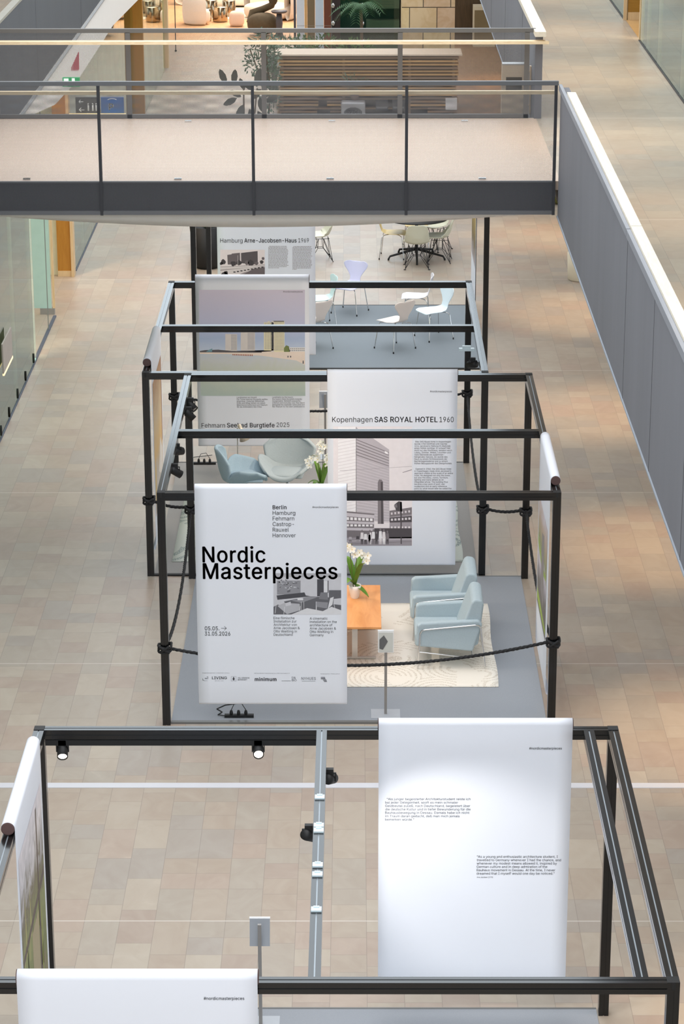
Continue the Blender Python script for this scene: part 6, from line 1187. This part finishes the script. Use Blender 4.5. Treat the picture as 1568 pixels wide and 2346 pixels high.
MB().sell((0, 0, .33), (.44, .36, .30), .8).build('seat', M_OL, ch); MB().tube([(-.38, 0, .35), (-.30, .1, .62), (0, .2, .70), (.25, .1, .82), (.34, 0, 1.05)], .10, 12, taper=[.8, 1, 1, 1, .9]).build('curved_back', M_OL, ch)
MB().sell((.3, .05, 1.05), (.13, .10, .22), .8).build('headrest', M_OL, ch)
stt = empty('pedestal_table', (-2.12, 72.2, 0), 'small dark pedestal table right of the sculptural chair', 'table'); M_DK = mat('dark_slate', (84, 78, 80), .5)
MB().lathe([(.0, .66), (.2, .68), (.23, .72), (.22, .74), (0, .74)], n=20).build('tabletop', M_DK, stt); MB().lathe([(.13, 0), (.08, .2), (.1, .4), (.07, .66), (0, .66)], n=16).build('pedestal', M_DK, stt)
# plants beyond the bridge
tr = empty('ficus_tree', (-1.95, 57.3, 0), 'grey-green ficus tree left of the slat counter', 'tree'); MB().lathe([(.15, 0), (.2, .35), (0, .35)], n=16).build('pot', M_WHITE, tr)
MB().tube([(0, 0, .3), (.05, 0, 1.0), (-.05, 0, 1.9)], .025, 8).tube([(.03, 0, .8), (-.25, 0, 1.5), (-.4, 0, 1.9)], .015, 6).build('trunk', M_BARK, tr)
b = MB()
for (x, z, rx, rz_, n) in ((-.05, 2.1, .35, .2, 200), (-.3, 1.9, .2, .15, 100), (-.3, 1.55, .28, .22, 160), (.1, 1.3, .2, .4, 260), (.05, .8, .2, .35, 200), (-.1, 1.0, .25, .2, 60), (.1, 1.7, .18, .3, 150)): leafball(b, (x, 0, z), (rx, .25, rz_), n, .10, .38)
b.build('foliage', M_LEAFG, tr)
rp = empty('rubber_plant', (-2.45, 56.2, 0), 'dark large-leaved rubber plant left of the ficus tree', 'potted plant'); MB().lathe([(.15, 0), (.2, .32), (0, .32)], n=16).build('pot', M_BLACKCAP, rp)
MB().tube([(0, 0, .3), (0, 0, 1.3)], .02, 6).tube([(.2, 0, .3), (.3, 0, 1.2)], .02, 6).build('stem', M_BARK, rp)
b = MB()
for (x, z, l, a_) in ((-.38, 1.28, .36, 2.0), (-.22, 1.28, .34, 1.45), (.02, 1.15, .3, 1.9), (.28, 1.22, .42, 1.35), (.5, 1.3, .32, 1.75), (-.15, .98, .34, 3.6), (.0, .85, .40, 4.3), (.12, .75, .4, 5.0), (.35, 1.0, .34, 4.9), (.3, .7, .34, 5.2), (-.05, 1.0, .3, 2.6), (.2, .95, .3, .9), (.45, .9, .3, .3), (.2, 1.15, .3, 2.4), (.55, .6, .3, 4.6)):
    d = Vector((cos(a_), random.uniform(-.3, .3), sin(a_))); s_ = d.cross(Vector((.2, 1, .1))).normalized(); p0 = Vector((x, 0, z)); 
    b.add([p0]+[p0+d*l*t_+s_*l*.22*w_ for t_, w_ in ((.25, .8), (.55, 1), (.85, .6))]+[p0+d*l]+[p0+d*l*t_-s_*l*.22*w_ for t_, w_ in ((.85, .6), (.55, 1), (.25, .8))], [tuple(range(8))])
b.build('leaves', M_LEAFD, rp)
for i, (x, y, rr, h_, lab) in enumerate(((-1.6, 61.5, .5, .5, 'leafy shrub behind the left end of the slat counter'), (-.8, 62.2, .5, .45, 'leafy shrub behind the slat counter, left of the lift'), (-1.9, 66.5, .45, .75, 'grey-green shrub in front of the sculptural chair'), (0.0, 61.8, .45, .35, 'low shrub behind the middle of the slat counter'), (-1.3, 65.8, .35, .8, 'bright green shrub right of the sculptural chair'))):
    r = empty('shrub', (x, y, 0), lab, 'shrub', 'shrubs behind the slat counter'); z0 = un('y', y, 600, 95 if i not in (0, 3) else 106).z
    MB().box(-.4, -.18, 0, .4, .18, z0-.35).build('planter', mat('grey_planter', (110, 110, 108), .7), r); b = MB(); leafball(b, (0, 0, z0-.12), (rr, .25, .28), 260, .12, .4); b.build('foliage', [M_LEAFG, M_LEAF][i % 2 if i < 4 else 1], r)
# left shopfront far: orange wood uprights, thin pole
struct('door_3', MB().box(-5.0, 57.1, 0, -4.72, 57.3, 4.45), M_ORANGE)
struct('door_4', MB().box(-5.02, 66.7, 0, -4.86, 67.0, 4.45), M_JAMB)
o = MB().lathe([(.03, 0), (.03, .04), (.012, .05), (.012, 4.2)], n=10).build('thin_pole', M_BLACKCAP, None, (un('z', 0, 403, 118).x, un('z', 0, 403, 118).y, 0)); tag(o, 'thin black pole at the left entrance of the far lounge', 'pole')
# cream curtain-like panels seen behind the far-left glass
b = MB()
for k in range(9): b.box(-5.6-.12*(k % 2), 44.6+2.3*k, 0, -5.5-.12*(k % 2), 45.6+2.3*k, 4.4, k % 2)
struct('wall_left_panels', b, [M_CREAM, mat('taupe_panel', (170, 158, 142))])
# hanging signs below the left walkway
def hsign(px0, px1, py0, py1, y, name, m, label):
    A, B_ = un('y', y, px0, py1), un('y', y, px1, py0)
    r = empty(name, ((A.x+B_.x)/2, y, A.z), label, 'sign', 'wayfinding signs under the left walkway'); w_, h_ = (B_.x-A.x)/2, B_.z-A.z
    MB().box(-w_, 0, 0, w_, .06, h_).build('sign_box', m, r); 
    return r, w_, h_
r, w_, h_ = hsign(174, 228, 223, 259, 40.5, 'direction_sign', mat('black_sign', (58, 58, 58), .4), 'black direction sign with white arrows below the left walkway')
b = MB()
for (x, z, s_) in ((-w_*.75, h_*.72, .035), (-w_*.75, h_*.2, .04)):
    b.add([(x, -.004, z), (x+s_, -.004, z+s_), (x+s_, -.004, z+s_*.6), (x+.5*s_, -.004, z), (x+s_, -.004, z-s_*.6), (x+s_, -.004, z-s_)], [(0, 1, 2, 3, 4, 5)]); b.box(x+.3*s_, -.005, z-.005, x+2.2*s_, -.003, z+.005)
for (x, k_) in ((.05*w_, 0), (.42*w_, 1), (.7*w_, 2)):
    b.lathe([(0, -.001), (.014, -.001), (.014, .001), (0, .001)], (0, 0, 0), 10); n_ = 40
    b.v[-n_-20:] = b.v[-n_-20:]
    b.box(x-.012, -.005, h_*.15, x+.012, -.003, h_*.15+.09); b.box(x-.01, -.005, h_*.15+.10, x+.01, -.003, h_*.15+.12)
b.build('sign_symbols', mat('white_sign_print', (224, 224, 226), .5), r)
r, w_, h_ = hsign(232, 283, 223, 260, 40.5, 'parking_sign', mat('blue_sign', (44, 92, 158), .4), 'blue parking sign with a white P below the left walkway')
vs, fs, a0, a1 = glyphs('P', .03); b = MB(); b.add([(-.06+(v[0]-a0)*.2, -.004, h_*.22+v[1]*.2) for v in vs], fs)
b.tube([(-.07, -.004, h_*.85), (-.03, -.004, h_*.92), (.03, -.004, h_*.92), (.07, -.004, h_*.85)], .006, 6); b.build('sign_symbols', mat('white_sign_print', (224, 224, 226)), r)
A, B_ = un('y', 40.45, 158, 264), un('y', 40.45, 288, 264); o = MB().box(0, 0, 0, B_.x-A.x, .04, .022).build('light_bar', mat('lit_yellow_bar', (255, 222, 150), .5, emit=1.6), None, tuple(A)); tag(o, 'thin glowing yellow bar under the wayfinding signs', 'light bar')
r, w_, h_ = hsign(144, 182, 178, 199, 38.2, 'exit_sign', mat('green_sign', (20, 150, 90), .4, emit=.5), 'green and white emergency exit sign below the left walkway')
MB().box(-w_*.85, -.004, h_*.62, -w_*.3, -.001, h_*.92).box(w_*.1, -.004, h_*.6, w_*.45, -.001, h_*.95).box(-w_*.8, -.004, h_*.08, -w_*.35, -.001, h_*.35).box(w_*.25, -.004, h_*.08, w_*.5, -.001, h_*.35).build('sign_symbols', mat('lit_white', (240, 255, 245), .5, emit=.8), r)
wd = MB().box(-.25, 0, 0, .25, .1, 2.4).build('wood_pillar', wood('brown_wood', (150, 104, 64), (166, 120, 78), 3, (10, 10, 1)), None, (un('z', 0, 129, 262).x, un('z', 0, 129, 262).y, 0)); tag(wd, 'brown wooden pillar behind the left end of the bridge railing', 'pillar')
A = un('x', LX, 150, 155); 
rl = MB()
for k in range(7):
    A, B_ = un('x', LX-.018, 163+2.6*k, 163), un('x', LX-.018, 164.6+2.6*k, 152-5.5*k)
    rl.add([(LX-.018, A.y, A.z), (LX-.018, B_.y, A.z), (LX-.018, B_.y+.05, B_.z), (LX-.018, A.y+.05, B_.z)], [(0, 1, 2, 3)])
o = rl.build('red_lettering', mat('red_letters', (176, 70, 84), .6)); tag(o, 'row of red letter shapes on the white fascia below the left walkway', 'lettering')

struct('floor_cafe', MB().add([(2.36, 55, .004), (6, 55, .004), (6, 71, .004), (2.36, 71, .004)], [(0, 1, 2, 3)]), wood('brown_cafe_floor', (146, 112, 82), (162, 128, 96), 2, (6, 1, 1), .5))
struct('wall_cafe', MB().box(2.4, 71, 0, 8, 71.2, 4.5), wood('dark_cafe_wood', (70, 54, 34), (88, 68, 44), 2, (8, 8, 1)))
cb = empty('cafe_cabinet', (3.55, 70.5, 0), 'small cream cabinet against the dark wall right of the sandstone pier', 'cabinet')
MB().box(-.3, -.2, 0, .3, .3, 1.1).build('cabinet_body', M_CREAM, cb); MB().box(-.27, -.215, .1, .27, -.2, 1.0).build('cabinet_door', mat('olive_brown_door', (128, 110, 76), .6), cb)

MB().box(LX-.03-r.location.x, .02, h_*.4, -w_, .045, h_*.6).build('wall_bracket', M_STEEL, r)
